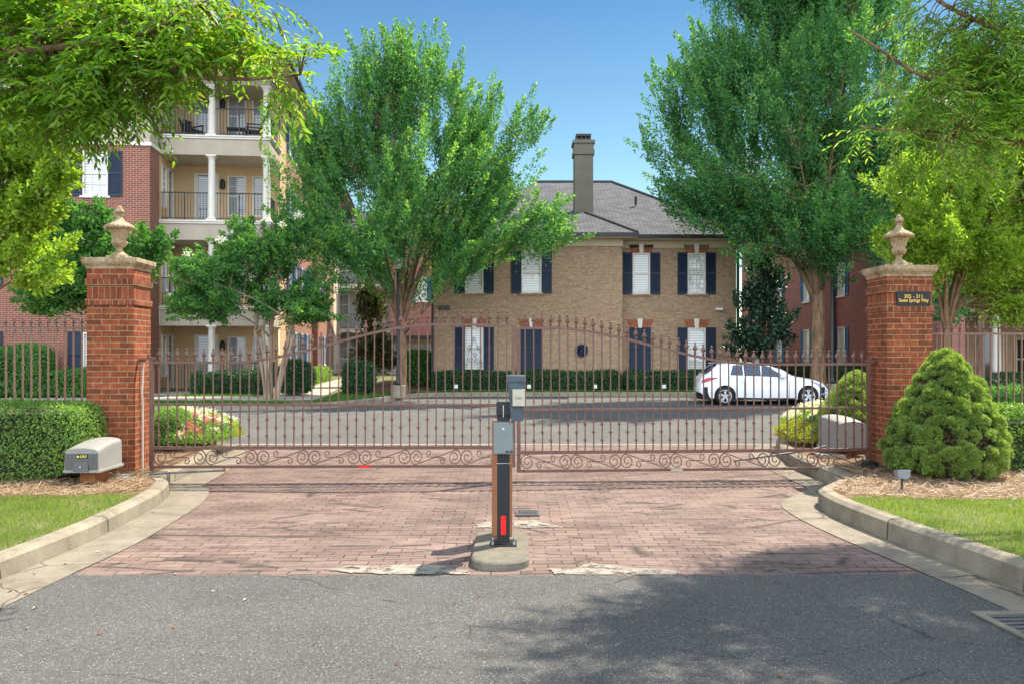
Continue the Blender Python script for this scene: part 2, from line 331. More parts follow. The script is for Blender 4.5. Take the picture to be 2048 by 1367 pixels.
# ------------------------------------------------------------------ mesh helpers
def boxuv(me):
    n = len(me.loops)
    if not n: return
    uv = me.uv_layers.new(name="UVMap")
    vs = np.empty(len(me.vertices) * 3); me.vertices.foreach_get("co", vs); vs = vs.reshape(-1, 3)
    nr = np.empty(len(me.polygons) * 3); me.polygons.foreach_get("normal", nr); nr = nr.reshape(-1, 3)
    lt = np.empty(len(me.polygons), int); me.polygons.foreach_get("loop_total", lt)
    li = np.empty(n, int); me.loops.foreach_get("vertex_index", li)
    pn = np.repeat(nr, lt, axis=0); p = vs[li]
    h = np.hypot(pn[:, 0], pn[:, 1]); flat = h < 0.15
    hh = np.where(flat, 1, h); ux, uy = -pn[:, 1] / hh, pn[:, 0] / hh
    ux, uy = np.where(flat, 1, ux), np.where(flat, 0, uy)
    u = p[:, 0] * ux + p[:, 1] * uy
    # v = distance up the slope
    vx, vy, vz = -pn[:, 2] * pn[:, 0] / hh, -pn[:, 2] * pn[:, 1] / hh, h
    v = np.where(flat, p[:, 1], p[:, 0] * vx + p[:, 1] * vy + p[:, 2] * vz)
    uv.data.foreach_set("uv", np.stack([u, v], 1).ravel())

def link(name, me, mat=None, parent=None, loc=(0, 0, 0), rz=0.0):
    o = bpy.data.objects.new(name, me); C.objects.link(o)
    if mat and not me.materials: me.materials.append(mat)
    if parent: o.parent = parent
    o.location = loc; o.rotation_euler = (0, 0, rz); return o

class MB:
    def __init__(s): s.v, s.f = [], []
    def add(s, vs, fs):
        k = len(s.v); s.v += [tuple(p) for p in vs]; s.f += [tuple(i + k for i in f) for f in fs]; return s
    def box(s, x0, x1, y0, y1, z0, z1):
        return s.add([(x0, y0, z0), (x1, y0, z0), (x1, y1, z0), (x0, y1, z0), (x0, y0, z1), (x1, y0, z1), (x1, y1, z1), (x0, y1, z1)],
                     [(0, 3, 2, 1), (4, 5, 6, 7), (0, 1, 5, 4), (1, 2, 6, 5), (2, 3, 7, 6), (3, 0, 4, 7)])
    def quad(s, *p): return s.add(p, [tuple(range(len(p)))])
    def prism(s, pts, z0, z1):
        n = len(pts)
        return s.add([(x, y, z0) for x, y in pts] + [(x, y, z1) for x, y in pts],
                     [tuple(range(n))[::-1], tuple(range(n, 2 * n))] + [(i, (i + 1) % n, n + (i + 1) % n, n + i) for i in range(n)])
    def tube(s, pts, r, n=8, cap=True):
        pts = [Vector(p) for p in pts]
        rs = r if isinstance(r, (list, tuple)) else [r] * len(pts)
        vs, fs = [], []; ref = None
        for i, p in enumerate(pts):
            d = (pts[min(i + 1, len(pts) - 1)] - pts[max(i - 1, 0)])
            d = d.normalized() if d.length > 1e-9 else Vector((0, 0, 1))
            if ref is None: ref = Vector((0, 1, 0)) if abs(d.z) > .8 or abs(d.x) > .8 else Vector((0, 0, 1))
            a = (ref - d * ref.dot(d)); a = a.normalized() if a.length > 1e-6 else d.orthogonal().normalized(); b = d.cross(a); ref = a
            for k in range(n):
                t = 2 * math.pi * k / n; vs.append(p + (a * math.cos(t) + b * math.sin(t)) * rs[i])
        for i in range(len(pts) - 1):
            for k in range(n): fs.append((i * n + k, i * n + (k + 1) % n, (i + 1) * n + (k + 1) % n, (i + 1) * n + k))
        if cap: fs += [tuple(range(n))[::-1], tuple(range((len(pts) - 1) * n, len(pts) * n))]
        return s.add(vs, fs)
    def lathe(s, prof, n=24, c=(0, 0, 0), lobe=None):
        vs, fs = [], []
        for i, (r, z) in enumerate(prof):
            for k in range(n):
                t = 2 * math.pi * k / n; rr = r * (1 + (lobe(i, t) if lobe else 0)); vs.append((c[0] + rr * math.cos(t), c[1] + rr * math.sin(t), c[2] + z))
        for i in range(len(prof) - 1):
            for k in range(n): fs.append((i * n + k, i * n + (k + 1) % n, (i + 1) * n + (k + 1) % n, (i + 1) * n + k))
        fs += [tuple(range(n))[::-1], tuple(range((len(prof) - 1) * n, len(prof) * n))]
        return s.add(vs, fs)
    def sweep(s, pts, wx, hz):
        """rectangular bar along points in the local xz plane; thickness wx in y, hz across"""
        vs, fs = [], []
        for i, (x, z) in enumerate(pts):
            a, b = pts[max(i - 1, 0)], pts[min(i + 1, len(pts) - 1)]; dx, dz = b[0] - a[0], b[1] - a[1]; L = math.hypot(dx, dz) or 1
            nx, nz = -dz / L * hz / 2, dx / L * hz / 2
            vs += [(x + nx, -wx / 2, z + nz), (x + nx, wx / 2, z + nz), (x - nx, wx / 2, z - nz), (x - nx, -wx / 2, z - nz)]
        for i in range(len(pts) - 1):
            for k in range(4): fs.append((i * 4 + k, i * 4 + (k + 1) % 4, (i + 1) * 4 + (k + 1) % 4, (i + 1) * 4 + k))
        m = (len(pts) - 1) * 4; fs += [(3, 2, 1, 0), (m, m + 1, m + 2, m + 3)]
        return s.add(vs, fs)
    def mesh(s, name, smooth=False, fix=True):
        me = bpy.data.meshes.new(name); me.from_pydata(s.v, [], s.f)
        if fix:
            import bmesh
            b = bmesh.new(); b.from_mesh(me); bmesh.ops.recalc_face_normals(b, faces=b.faces); b.to_mesh(me); b.free()
        me.update(); boxuv(me)
        if smooth: me.shade_smooth()
        return me
    def build(s, name, mat, parent=None, smooth=False, loc=(0, 0, 0), rz=0.0, bevel=0, fix=True):
        o = link(name, s.mesh(name, smooth, fix), mat, parent, loc, rz)
        if bevel:
            m = o.modifiers.new("bevel", 'BEVEL'); m.width = bevel; m.segments = 2; m.limit_method = 'ANGLE'; m.angle_limit = R(40)
        return o

def tag(o, label, cat, group=None, kind=None):
    if label: o["label"] = label
    if cat: o["category"] = cat
    if group: o["group"] = group
    if kind: o["kind"] = kind
    return o
def thing(name, label, cat, loc=(0, 0, 0), rz=0.0, group=None):
    o = bpy.data.objects.new(name, None); C.objects.link(o); o.location = loc; o.rotation_euler = (0, 0, rz); o.empty_display_size = .2
    return tag(o, label, cat, group)
def struct(o): o["kind"] = "structure"; return o
def stuff(o, label=None, cat=None): o["kind"] = "stuff"; return tag(o, label, cat)
def children(o): return [c for c in C.objects if c.parent == o]
def copy_tree(o, parent=None):
    c = o.copy(); C.objects.link(c)
    if parent: c.parent = parent
    for ch in children(o): copy_tree(ch, c)
    return c
def text(name, body, size, mat, parent, loc, rot=(R(90), 0, 0), ext=0.0015, off=0.0, shear=0, sx=1.0):
    cu = bpy.data.curves.new(name, 'FONT'); cu.body = body; cu.size = size; cu.align_x = 'CENTER'; cu.align_y = 'CENTER'; cu.extrude = ext; cu.offset = off; cu.shear = shear
    tmp = bpy.data.objects.new("tmp", cu); C.objects.link(tmp); bpy.context.view_layer.update()
    me = bpy.data.meshes.new_from_object(tmp.evaluated_get(bpy.context.evaluated_depsgraph_get())); bpy.data.objects.remove(tmp)
    me.materials.clear(); o = link(name, me, mat, parent, loc); o.rotation_euler = rot; o.scale = (sx, 1, 1); return o

def fastmesh(name, V, Fc, mat, parent=None, loc=(0, 0, 0), mi=None, mat2=None):
    """V (n,3); Fc (m,k) constant polygon size"""
    me = bpy.data.meshes.new(name); k = Fc.shape[1]; m = len(Fc)
    me.vertices.add(len(V)); me.vertices.foreach_set("co", V.astype(np.float32).ravel())
    me.loops.add(m * k); me.loops.foreach_set("vertex_index", Fc.astype(np.int32).ravel())
    me.polygons.add(m); me.polygons.foreach_set("loop_start", np.arange(0, m * k, k, dtype=np.int32))
    me.update(calc_edges=True); me.materials.append(mat)
    if mat2: me.materials.append(mat2); me.polygons.foreach_set('material_index', mi.astype(np.int32))
    return link(name, me, None, parent, loc)

def unit(a): return a / np.maximum(np.linalg.norm(a, axis=-1, keepdims=True), 1e-9)
def leaves(name, P, D, N, L, W, mat, parent=None, fold=0.25, loc=(0, 0, 0), tri=False, mi=None, mat2=None):
    P, D = np.asarray(P, float), unit(np.asarray(D, float)); n = len(P)
    S = unit(np.cross(D, N)); Nn = np.cross(S, D); L = np.broadcast_to(L, n)[:, None]; W = np.broadcast_to(W, n)[:, None]
    mid = P + D * L * 0.42; up = Nn * W * fold
    if tri:
        V = np.stack([P - S * W * .5, P + S * W * .5, P + D * L], 1).reshape(-1, 3); b = np.arange(n)[:, None] * 3; return fastmesh(name, V, b + np.array([0, 1, 2]), mat, parent, loc)
    V = np.stack([P, mid - S * W * .5 + up, P + D * L, mid + S * W * .5 + up], 1).reshape(-1, 3)
    b = np.arange(n)[:, None] * 4
    Fc = np.concatenate([b + np.array([0, 3, 2]), b + np.array([0, 2, 1])], 1).reshape(-1, 3)
    return fastmesh(name, V, Fc, mat, parent, loc, None if mi is None else np.repeat(mi, 2), mat2)
def rdir(n, g=rng): return unit(g.normal(size=(n, 3)))

def inpoly(x, y, poly):
    ins = np.zeros(len(x), bool); n = len(poly)
    for i in range(n):
        x0, y0 = poly[i]; x1, y1 = poly[(i + 1) % n]
        c = ((y0 > y) != (y1 > y)) & (x < (x1 - x0) * (y - y0) / ((y1 - y0) or 1e-9) + x0); ins ^= c
    return ins
def scatter(poly, n, g=rng):
    p = np.array(poly); lo, hi = p.min(0), p.max(0); out = []
    while sum(len(a) for a in out) < n:
        q = g.uniform(lo, hi, (n, 2)); out.append(q[inpoly(q[:, 0], q[:, 1], poly)])
    return np.concatenate(out)[:n]

# ------------------------------------------------------------------ ground, drive, kerbs
import bmesh
def smooth_line(pts, n=5):
    out = []; P = [Vector((*p, 0)) for p in pts]
    for i in range(len(P) - 1):
        a, b, c, d = P[max(i - 1, 0)], P[i], P[i + 1], P[min(i + 2, len(P) - 1)]
        m1, m2 = (c - a) * .5, (d - b) * .5
        L = (c - b).length; m1 = m1.normalized() * L if m1.length else m1; m2 = m2.normalized() * L if m2.length else m2
        for k in range(n):
            t = k / n; h = (2*t**3 - 3*t*t + 1) * b + (t**3 - 2*t*t + t) * m1 + (-2*t**3 + 3*t*t) * c + (t**3 - t*t) * m2; out.append((h.x, h.y))
    out.append(pts[-1]); return out
def offset(pts, d):
    out = []
    for i, p in enumerate(pts):
        a, b = pts[max(i - 1, 0)], pts[min(i + 1, len(pts) - 1)]; dx, dy = b[0] - a[0], b[1] - a[1]; L = math.hypot(dx, dy) or 1
        out.append((p[0] - dy / L * d, p[1] + dx / L * d))
    return out
def sheet(name, pts, zfun, mat, step=1.0):
    bm = bmesh.new(); f = bm.faces.new([bm.verts.new((x, y, 0)) for x, y in pts])
    if f.normal.z < 0 or (f.normal_update() or f.normal.z < 0): f.normal_flip()
    ys = [p[1] for p in pts]; y = max(min(ys), -4)
    while y < min(max(ys), 48):
        bmesh.ops.bisect_plane(bm, geom=bm.verts[:] + bm.edges[:] + bm.faces[:], plane_co=(0, y, 0), plane_no=(0, 1, 0)); y += step
    bmesh.ops.triangulate(bm, faces=bm.faces[:])
    for v in bm.verts: v.co.z = zfun(v.co.y)
    me = bpy.data.meshes.new(name); bm.to_mesh(me); bm.free()
    if len(me.polygons) and me.polygons[0].normal.z < 0: me.flip_normals()
    boxuv(me); return struct(link(name, me, mat))
def kerb(pts, d, top, name="kerb", w=0.15):
    """face on pts, body towards offset d (sign), top height function"""
    s = 1 if d > 0 else -1; A = pts; B = offset(pts, s * .025); Cc = offset(pts, s * .055); D = offset(pts, s * w)
    vs, fs = [], []
    for a, b, c, e in zip(A, B, Cc, D):
        t = top(a[1]); vs += [(a[0], a[1], t - .32), (a[0] + (b[0] - a[0]) * .5, a[1] + (b[1] - a[1]) * .5, t - .03), (c[0], c[1], t), (e[0], e[1], t), (e[0], e[1], t - .32)]
    for i in range(len(pts) - 1):
        for k in range(4): fs.append((i * 5 + k, i * 5 + k + 1, i * 5 + k + 6, i * 5 + k + 5))
    return struct(MB().add(vs, fs).build(name, CONC, fix=True))

LK = smooth_line([(-4.2, -20), (-3.66, 2), (-3.58, 6.3), (-3.54, 7.4), (-3.58, 8.3), (-3.68, 9.4), (-3.86, 10.15), (-4.08, 10.6), (-4.16, 11.4), (-4.3, 12.6), (-4.65, 14.2), (-5.3, 15.7), (-6.5, 16.8), (-9, 17.4), (-40, 17.6)])
RK = smooth_line([(4.6, -20), (3.75, 2), (3.47, 5), (3.39, 5.96), (3.33, 6.47), (3.22, 7.24), (3.12, 8.2), (3.10, 8.8), (3.17, 9.35), (3.45, 9.8), (3.78, 10.35), (3.82, 11.2), (3.84, 12.2), (3.98, 13.2), (4.18, 14.3), (4.75, 15.7), (5.9, 16.9), (8.5, 17.4), (40, 17.6)])
FK = smooth_line([(-60, 26.0), (-9, 26.1), (-6.4, 26.6), (-4.95, 28.3), (-3.95, 30.4), (-3.0, 31.6), (-1.2, 32.0), (8.4, 32.0), (10.2, 31.5), (11.3, 30.2), (13, 29.4), (17, 29.2), (60, 29.2)])
LT, RT = 0.15, 0.185
def zv(y):
    t = max(0, min(1, (y - 26.5) / 5.5)); return 0.03 + 0.12 * t + max(0, min(.05, (y - 32) * .02))
kerb(LK, 1, lambda y: LT); kerb(RK, -1, lambda y: RT); kerb(FK, 1, lambda y: max(zf(y) + .15, zv(y)))
def joints(pts, d, z):
    run = 0; m = MB()
    for i in range(1, len(pts)):
        (x0, y0), (x1, y1) = pts[i - 1], pts[i]; L = math.hypot(x1 - x0, y1 - y0); run += L
        if run > 1.5 and 4 < y1 < 14:
            run = 0; ux, uy = (x1 - x0) / L, (y1 - y0) / L; nx, ny = -uy * d, ux * d; c = lambda a, b, zz: (x1 + ux * a + nx * b, y1 + uy * a + ny * b, zz)
            m.add([c(-.005, -.002, 0), c(.005, -.002, 0), c(.005, .045, z + .003), c(-.005, .045, z + .003), c(-.005, .14, z + .003), c(.005, .14, z + .003), c(-.005, .01, z - .02), c(.005, .01, z - .02)], [(0, 1, 7, 6), (6, 7, 2, 3), (3, 2, 5, 4)])
    struct(m.build("kerb", RUBBER, fix=False))
joints(LK, 1, LT); joints(RK, -1, RT)
sheet("ground", [(-300, -60), (300, -60), (300, 500), (-300, 500)], lambda y: zf(y) - 0.06 if y < 34 else -0.06, LAWN, 1.0)
seam = [(4.6 - 9.2 * i / 260, 6.43 + .014 * math.sin(i * .7) + rnd.uniform(-.012, .012)) for i in range(261)]
sheet("asphalt_road", [(-45, -20), (45, -20), (45, 6.43)] + seam + [(-45, 6.43)], lambda y: 0.004, A_ROAD, 5)
sheet("brick_drive", [(-6.6, 6.30), (6.6, 6.30), (6.6, 16.0), (-6.6, 16.0)], lambda y: zf(y) - .001 if y < 7 else zf(y) + .001, PAVERS, 1)
sheet("court_road", [(-60, 16.0), (60, 16.0), (60, 33), (-60, 33)], lambda y: zf(y), A_COURT, .5)
sheet("concrete_band", [(-5.2, 15.86), (5.0, 15.86), (5.0, 16.16), (-5.2, 16.16)], lambda y: zf(y) + .007, BAND, .1)
il = offset(LK, -.42); ir = offset(RK, .36)
a = [p for p in LK if p[0] > -6.6 and p[1] > -19]; b = [p for p in il if p[0] > -6.2 and p[1] > -19]
sheet("gutter_pan", a + b[::-1], lambda y: zf(y) + .008, PAN, 1)
a = [p for p in RK if p[0] < 6.6 and p[1] > -19]; b = [p for p in ir if p[0] < 6.2 and p[1] > -19]
sheet("gutter_pan", a + b[::-1], lambda y: zf(y) + .008, PAN, 1)
LKo, RKo, FKo = offset(LK, .13), offset(RK, -.13), offset(FK, .13)
sheet("mulch_bed", LKo + [(-60, 17.6), (-60, -20)], lambda y: LT - .012, SOIL, 2)
sheet("mulch_bed", RKo + [(60, 17.6), (60, -20)], lambda y: RT - .012, SOIL, 2)
LAWN_L = [p for p in offset(LK, .15) if p[1] < 9.25] + [(-3.95, 9.12), (-4.5, 8.98), (-7, 8.9), (-30, 8.8), (-30, -19)]
LAWN_R = [p for p in offset(RK, -.15) if p[1] < 8.75] + [(3.5, 8.75), (4.2, 8.62), (6, 8.6), (30, 8.6), (30, -19)]
sheet("left_lawn", LAWN_L, lambda y: LT - .004, LAWN, 2); sheet("right_lawn", LAWN_R, lambda y: RT - .004, LAWN, 2)
sheet("far_lawn", FKo + [(60, 120), (-60, 120)], lambda y: zv(y) - .008, LAWN, .5)
# footpaths and planting strips of the court
sheet("footpath", [(-40, 28.0), (-7.4, 28.0), (-6.0, 28.5), (-6.35, 31), (-7.3, 45), (-8.7, 45), (-7.9, 32), (-8.3, 29.9), (-40, 29.7)], lambda y: zv(y) + .006, WALK, .5)
sheet("patio_path", [(-14, 30.2), (-10.3, 30.2), (-11.2, 32.2), (-14, 32.2)], lambda y: zv(y) + .012, WALK, .5)
sheet("footpath", [(11.6, 31.6), (40, 31.6), (40, 33.0), (11.9, 33.0)], lambda y: zv(y) + .006, WALK, .5)
sheet("mulch_strip", [(-3.1, 32.75), (9, 32.75), (9, 34.1), (-3.1, 34.1)], lambda y: zv(y) + .002, SOIL, .5)
sheet("mulch_strip", [(-6.0, 30.4), (-4.6, 30.6), (-3.3, 33), (-3.3, 40), (-7.0, 40)], lambda y: zv(y) + .002, SOIL, .5)
sheet("mulch_strip", [(-10.3, 30.35), (-8.45, 30.35), (-8.1, 33), (-8.9, 45), (-10, 45), (-9, 31.8), (-11.5, 31.6), (-11.5, 31.0)], lambda y: zv(y) + .002, SOIL, .5)

# pale worn patches in the paving, outlined as they lie on the ground
def patch(pxs):
    g = []; lowest = max(p[1] for p in pxs)
    for i, (x, y) in enumerate(pxs):
        x2, y2 = pxs[(i + 1) % len(pxs)]
        for t in [q / 8 for q in range(8)]:
            X, Yp = x + (x2 - x) * t + rnd.uniform(-3.2, 3.2), y + (y2 - y) * t + rnd.uniform(-1.3, 1.3)
            Y = min(1.6 * F / (Yp - HZ), 30); g.append((PX(X, Y), max(Y, 6.435)))
    sheet("concrete_patch", g, lambda y: .008, PATCH, 5)
for p in ([(640, 1138), (700, 1131), (760, 1134), (800, 1127), (870, 1130), (940, 1142), (938, 1149), (850, 1149), (780, 1149), (700, 1146)],
          [(1100, 1138), (1150, 1137), (1180, 1126), (1240, 1134), (1340, 1140), (1380, 1148), (1300, 1153), (1200, 1152), (1110, 1148)],
          [(1026, 1045), (1062, 1039), (1092, 1046), (1124, 1054), (1050, 1056), (1026, 1053)], [(950, 1047), (985, 1043), (985, 1056), (955, 1054)]): patch(p)

# blades, straw and litter
def blades(name, polys_n, zfun, h, wd, mat, seed):
    g = np.random.default_rng(seed); P = np.concatenate([scatter(p, n, g) for p, n in polys_n]); n = len(P)
    f = np.sin(P[:, 0] * 3.1 + 1.3 * np.sin(P[:, 1] * 2.3)) * np.sin(P[:, 1] * 2.7 + np.sin(P[:, 0] * 4.1)) + .5 * np.sin(P[:, 0] * 9 + P[:, 1] * 7)
    P = P[g.uniform(-1.5, 1.6, n) > -f - .75]; n = len(P); z = np.array([zfun(y) for y in P[:, 1]]); P = np.column_stack([P, z])
    D = unit(np.column_stack([g.normal(0, .45, n), g.normal(0, .45, n), np.ones(n)])); N = rdir(n, g)
    o = leaves(name, P, D, N, g.uniform(.5, 1.15, n) * h, wd, mat, tri=True); return stuff(o)
vl = [p for p in LAWN_L if p[0] > -6.4 and 5.2 < p[1]] + [(-6.4, 8.92), (-6.4, 5.2)]
vr = [p for p in LAWN_R if p[0] < 6.2 and 4.6 < p[1]] + [(6.2, 8.6), (6.2, 4.6)]
blades("lawn_grass", [(vl, 62000)], lambda y: LT - .004, .05, .0055, L_GRASS, 1)
blades("lawn_grass", [(vr, 62000)], lambda y: RT - .004, .05, .0055, L_GRASS, 2)
blades("court_grass", [([(-2.6, 32.2), (8.8, 32.2), (8.8, 32.8), (-2.6, 32.8)], 9000), ([(-14, 26.3), (-6.6, 26.8), (-7.0, 27.9), (-14, 27.9)], 9000),
                       ([(-6.2, 27.6), (-5.1, 28.5), (-3.2, 32), (-5.9, 31), (-6.1, 28.8)], 9000), ([(-11.3, 29.9), (-8.5, 30.0), (-8.6, 30.5), (-11, 30.5)], 3000),
                       ([(11.8, 29.6), (18, 29.6), (18, 31.5), (12, 31.5)], 9000), ([(10.2, 31.8), (11.6, 30.6), (11.8, 34), (9.2, 34)], 4000)], lambda y: zv(y) - .01, .10, .02, L_GRASSD, 3)
def straw(poly, n, zt, seed):
    g = np.random.default_rng(seed); P = scatter(poly, n, g); P = np.column_stack([P, zt + g.uniform(-.004, .035, n)]); a = g.uniform(0, 2 * math.pi, n)
    D = np.column_stack([np.cos(a), np.sin(a), g.normal(0, .22, n)]); N = unit(np.column_stack([g.normal(0, .4, n), g.normal(0, .4, n), np.ones(n)]))
    return stuff(leaves("pine_straw", P, D, N, g.uniform(.05, .16, n), g.uniform(.004, .008, n), L_STRAW))
straw([(-6.3, 8.8), (-4.4, 8.95), (-3.9, 9.4), (-4.0, 10.0), (-4.3, 10.6), (-4.35, 12), (-6.3, 12)], 17000, LT - .005, 4)
straw([(3.3, 8.7), (4.2, 8.55), (6.4, 8.5), (6.4, 11.5), (4.0, 11.5), (3.95, 10.4), (3.5, 9.6), (3.3, 9.2)], 19000, RT - .005, 5)
g_ = np.random.default_rng(6)
LIT = [(195, 1105, 0), (130, 1130, 0), (118, 1193, 0), (69, 1218, 0), (200, 1270, 0), (98, 1281, 0), (490, 1201, 0), (630, 1291, 0), (957, 1195, 0), (427, 1184, 0), (985, 1188, 0), (1560, 1355, 1),
       (404, 1310, 0), (794, 1330, 0), (348, 1256, 0), (350, 1150, 0), (1580, 948, 0), (52, 1190, 0), (55, 1258, 0), (68, 1150, 0), (20, 1185, 0), (700, 1190, 0), (910, 1210, 0), (872, 1274, 0)]
for i, (x, y, k) in enumerate(LIT):
    Y = 1.6 * F / (y - HZ); b_ = MB(); L_ = rnd.uniform(.028, .055); W_ = L_ * .38
    b_.add([(-L_ / 2, 0, .004), (-L_ * .1, -W_ / 2, .012), (L_ / 2, 0, .006), (0, W_ / 2, .014), (0, 0, .005)], [(0, 1, 4), (1, 2, 4), (2, 3, 4), (3, 0, 4)])
    o = b_.build("fallen_leaf", RUST if i % 3 else KPLATE, None, False, (PX(x, Y), Y, .005), rnd.uniform(0, 6), fix=False)
    tag(o, "dry curled leaf lying on the paving before the gate", "leaf", "dry leaves scattered on the paving")

# drain grates
def grate(x0, x1, y0, y1, n, label, z=.008, rz=0):
    t = thing("drain_grate", label, "drain grate", ((x0 + x1) / 2, (y0 + y1) / 2, z), rz); w_, d_ = x1 - x0, y1 - y0; b_ = MB(); f = .02 if w_ < .4 else .05
    b_.box(-w_/2, w_/2, -d_/2, -d_/2 + f, 0, .012).box(-w_/2, w_/2, d_/2 - f, d_/2, 0, .012).box(-w_/2, -w_/2 + f, -d_/2 + f, d_/2 - f, 0, .012).box(w_/2 - f, w_/2, -d_/2 + f, d_/2 - f, 0, .012)
    b_.build("frame", OPDARK if w_ < .4 else PAN, t); MB().box(-w_/2 + f, w_/2 - f, -d_/2 + f, d_/2 - f, 0, .002).build("pit", RUBBER, t)
    b_ = MB()
    for i in range(n):
        if w_ < .4: x = -w_/2 + f + (w_ - 2*f) * (i + .5) / n; b_.box(x - .004, x + .004, -d_/2 + f, d_/2 - f, .003, .011)
        else: y = -d_/2 + f + (d_ - 2*f) * (i + .5) / n; b_.box(-w_/2 + f, w_/2 - f, y - .014, y + .014, .003, .011)
    b_.build("bars", OPDARK, t); return t
grate(.04, .27, 8.72, 8.98, 12, "small slotted drain grate set in the bricks right of the keypad post")
grate(2.82, 3.36, 4.75, 5.5, 9, "large storm drain grate in a concrete frame beside the right kerb", rz=R(4))

# ------------------------------------------------------------------ gate pillars, urns, sign
def pillar(label, loc, rz, top, zb, wd):
    t = thing("gate_pillar", label, "brick pillar", (loc[0], loc[1], zb), rz, "brick gate pillars"); H = top - zb; h = wd / 2
    capz = H - .135
    b_ = MB(); b_.box(-h, h, -h, h, -.2, capz - .43); b_.box(-h, h, -h, h, capz - .12, capz); b_.build("shaft", B_PILLAR, t)
    b_ = MB(); e = h + .018
    b_.box(-e, e, -e, e, capz - .43, capz - .355); b_.box(-e, e, -e, e, capz - .195, capz - .12); b_.build("rowlock_band", B_ROWLOCK, t, bevel=.003)
    MB().box(-h + .002, h - .002, -h + .002, h - .002, capz - .355, capz - .195).build("soldier_course", B_SOLDIER, t)
    b_ = MB(); prof = [(h + .006, 0), (h + .010, .03), (h + .022, .045), (h + .040, .062), (h + .052, .085), (h + .052, .135)]
    vs = []; 
    for r_, z in prof: vs += [(-r_, -r_, z), (r_, -r_, z), (r_, r_, z), (-r_, r_, z)]
    fs = [(3, 2, 1, 0)] + [(i * 4 + k, i * 4 + (k + 1) % 4, i * 4 + 4 + (k + 1) % 4, i * 4 + 4 + k) for i in range(len(prof) - 1) for k in range(4)] + [(20, 21, 22, 23)]
    b_.add([(x, y, z + capz) for x, y, z in vs], fs).build("capstone", STONE, t, bevel=.005)
    return t
YL, YR = 10.75, 11.05
pl = pillar("brick gate pillar on the left, without a name plate, behind the clipped hedge", (-4.81, 11.03), R(2), 2.715, .14, .554)
pr = pillar("brick gate pillar with a black name plate, beside the cone shaped evergreen", (4.87, 11.33), R(2), 2.65, .17, .565)
def urn(label, loc):
    s = 1 / 675
    t = thing("stone_urn", label, "urn", loc, R(2), "stone urns on the gate pillars")
    MB().box(-.125, .125, -.125, .125, 0, .05).build("plinth", STONE, t, bevel=.006)
    foot = [(.105, .05), (.108, .062), (.085, .075), (.07, .085), (.05, .10), (.036, .125), (.033, .14), (.045, .148), (.045, .156), (.04, .162)]
    MB().lathe(foot, 28).build("foot", STONE, t, True)
    fl = lambda i, th: 0.075 * abs(math.sin(th * 8)) * (1 if 2 <= i <= 5 else 0)
    bowl = [(.04, .16), (.062, .172), (.085, .20), (.094, .232), (.084, .25), (.078, .262), (.084, .28), (.10, .33), (.118, .375), (.128, .388), (.132, .40), (.118, .405)]
    MB().lathe(bowl, 64, lobe=lambda i, th: 0.10 * abs(math.sin(th * 6)) if 1 <= i <= 3 else (0.05 * abs(math.sin(th * 12)) if 6 <= i <= 7 else 0)).build("bowl", STONE, t, True)
    lid = [(.11, .40), (.165, .392), (.186, .405), (.176, .43), (.145, .455), (.105, .478), (.075, .495), (.052, .52), (.038, .55), (.034, .566), (.05, .572), (.05, .58), (.03, .588)]
    MB().lathe(lid, 72, lobe=lambda i, th: 0.11 * (abs(math.sin(th * 9)) - .5) if 1 <= i <= 5 else 0).build("lid", STONE, t, True)
    MB().lathe([(.03, .586), (.052, .60), (.058, .62), (.05, .645), (.03, .662), (.036, .672), (.022, .69), (.004, .70)], 32, lobe=lambda i, th: .1 * math.sin(th * 6)).build("finial", STONE, t, True)
    t.scale = (.95, .95, .95); return t
urn("stone urn with a lobed lid standing on the left gate pillar", (-4.81, 11.03, 2.715))
urn("greyer stone urn standing on the right gate pillar above the name plate", (4.87, 11.33, 2.65))
sg = thing("name_plate", "black plate with gold address lettering fixed to the right gate pillar", "sign", (4.87 + .03 + .02, 11.33 - .2825 - .016, 2.65 - .135 - .275), R(2))
MB().box(-.208, .208, -.004, .010, -.092, .092).build("plate", SIGNK, sg, bevel=.004)
text("lettering", "305 - 311", .062, GOLD, sg, (0, -.006, .026), off=.0012); text("lettering", "Seven Springs Way", .060, GOLD, sg, (0, -.006, -.022), off=.0015, sx=.80)

# ------------------------------------------------------------------ the gate
def finial_mesh():
    b_ = MB(); w_ = .0
    b_.lathe([(.010, 0), (.012, .008), (.018, .012), (.018, .018), (.011, .022), (.017, .028), (.017, .034), (.010, .042)], 8)
    pr_ = [(.010, .042), (.012, .05), (.031, .075), (.022, .10), (.010, .125), (.008, .132)]
    vs = []; fs = []
    for r_, z in pr_: vs += [(-r_, 0, z), (0, -r_ * .5, z), (r_, 0, z), (0, r_ * .5, z)]
    fs = [(i * 4 + k, i * 4 + (k + 1) % 4, i * 4 + 4 + (k + 1) % 4, i * 4 + 4 + k) for i in range(5) for k in range(4)]; b_.add(vs, fs)
    b_.lathe([(.004, .130), (.012, .137), (.014, .145), (.010, .154), (.003, .158)], 8)
    me = b_.mesh("finial"); me.materials.append(BROWN); return me
FIN = finial_mesh()
COL = MB().lathe([(.008, -.022), (.013, -.018), (.013, -.012), (.010, -.008), (.027, -.004), (.027, .004), (.010, .008), (.013, .012), (.013, .018), (.008, .022)], 8).mesh("collar"); COL.materials.append(BROWN)
def spiral(cx, cz, r0, a0, turns, sgn, r1=.018, n=26):
    return [(cx + (r0 + (r1 - r0) * t) * math.cos(a0 + sgn * turns * 2 * math.pi * t), cz + (r0 + (r1 - r0) * t) * math.sin(a0 + sgn * turns * 2 * math.pi * t)) for t in [i / n for i in range(n + 1)]]
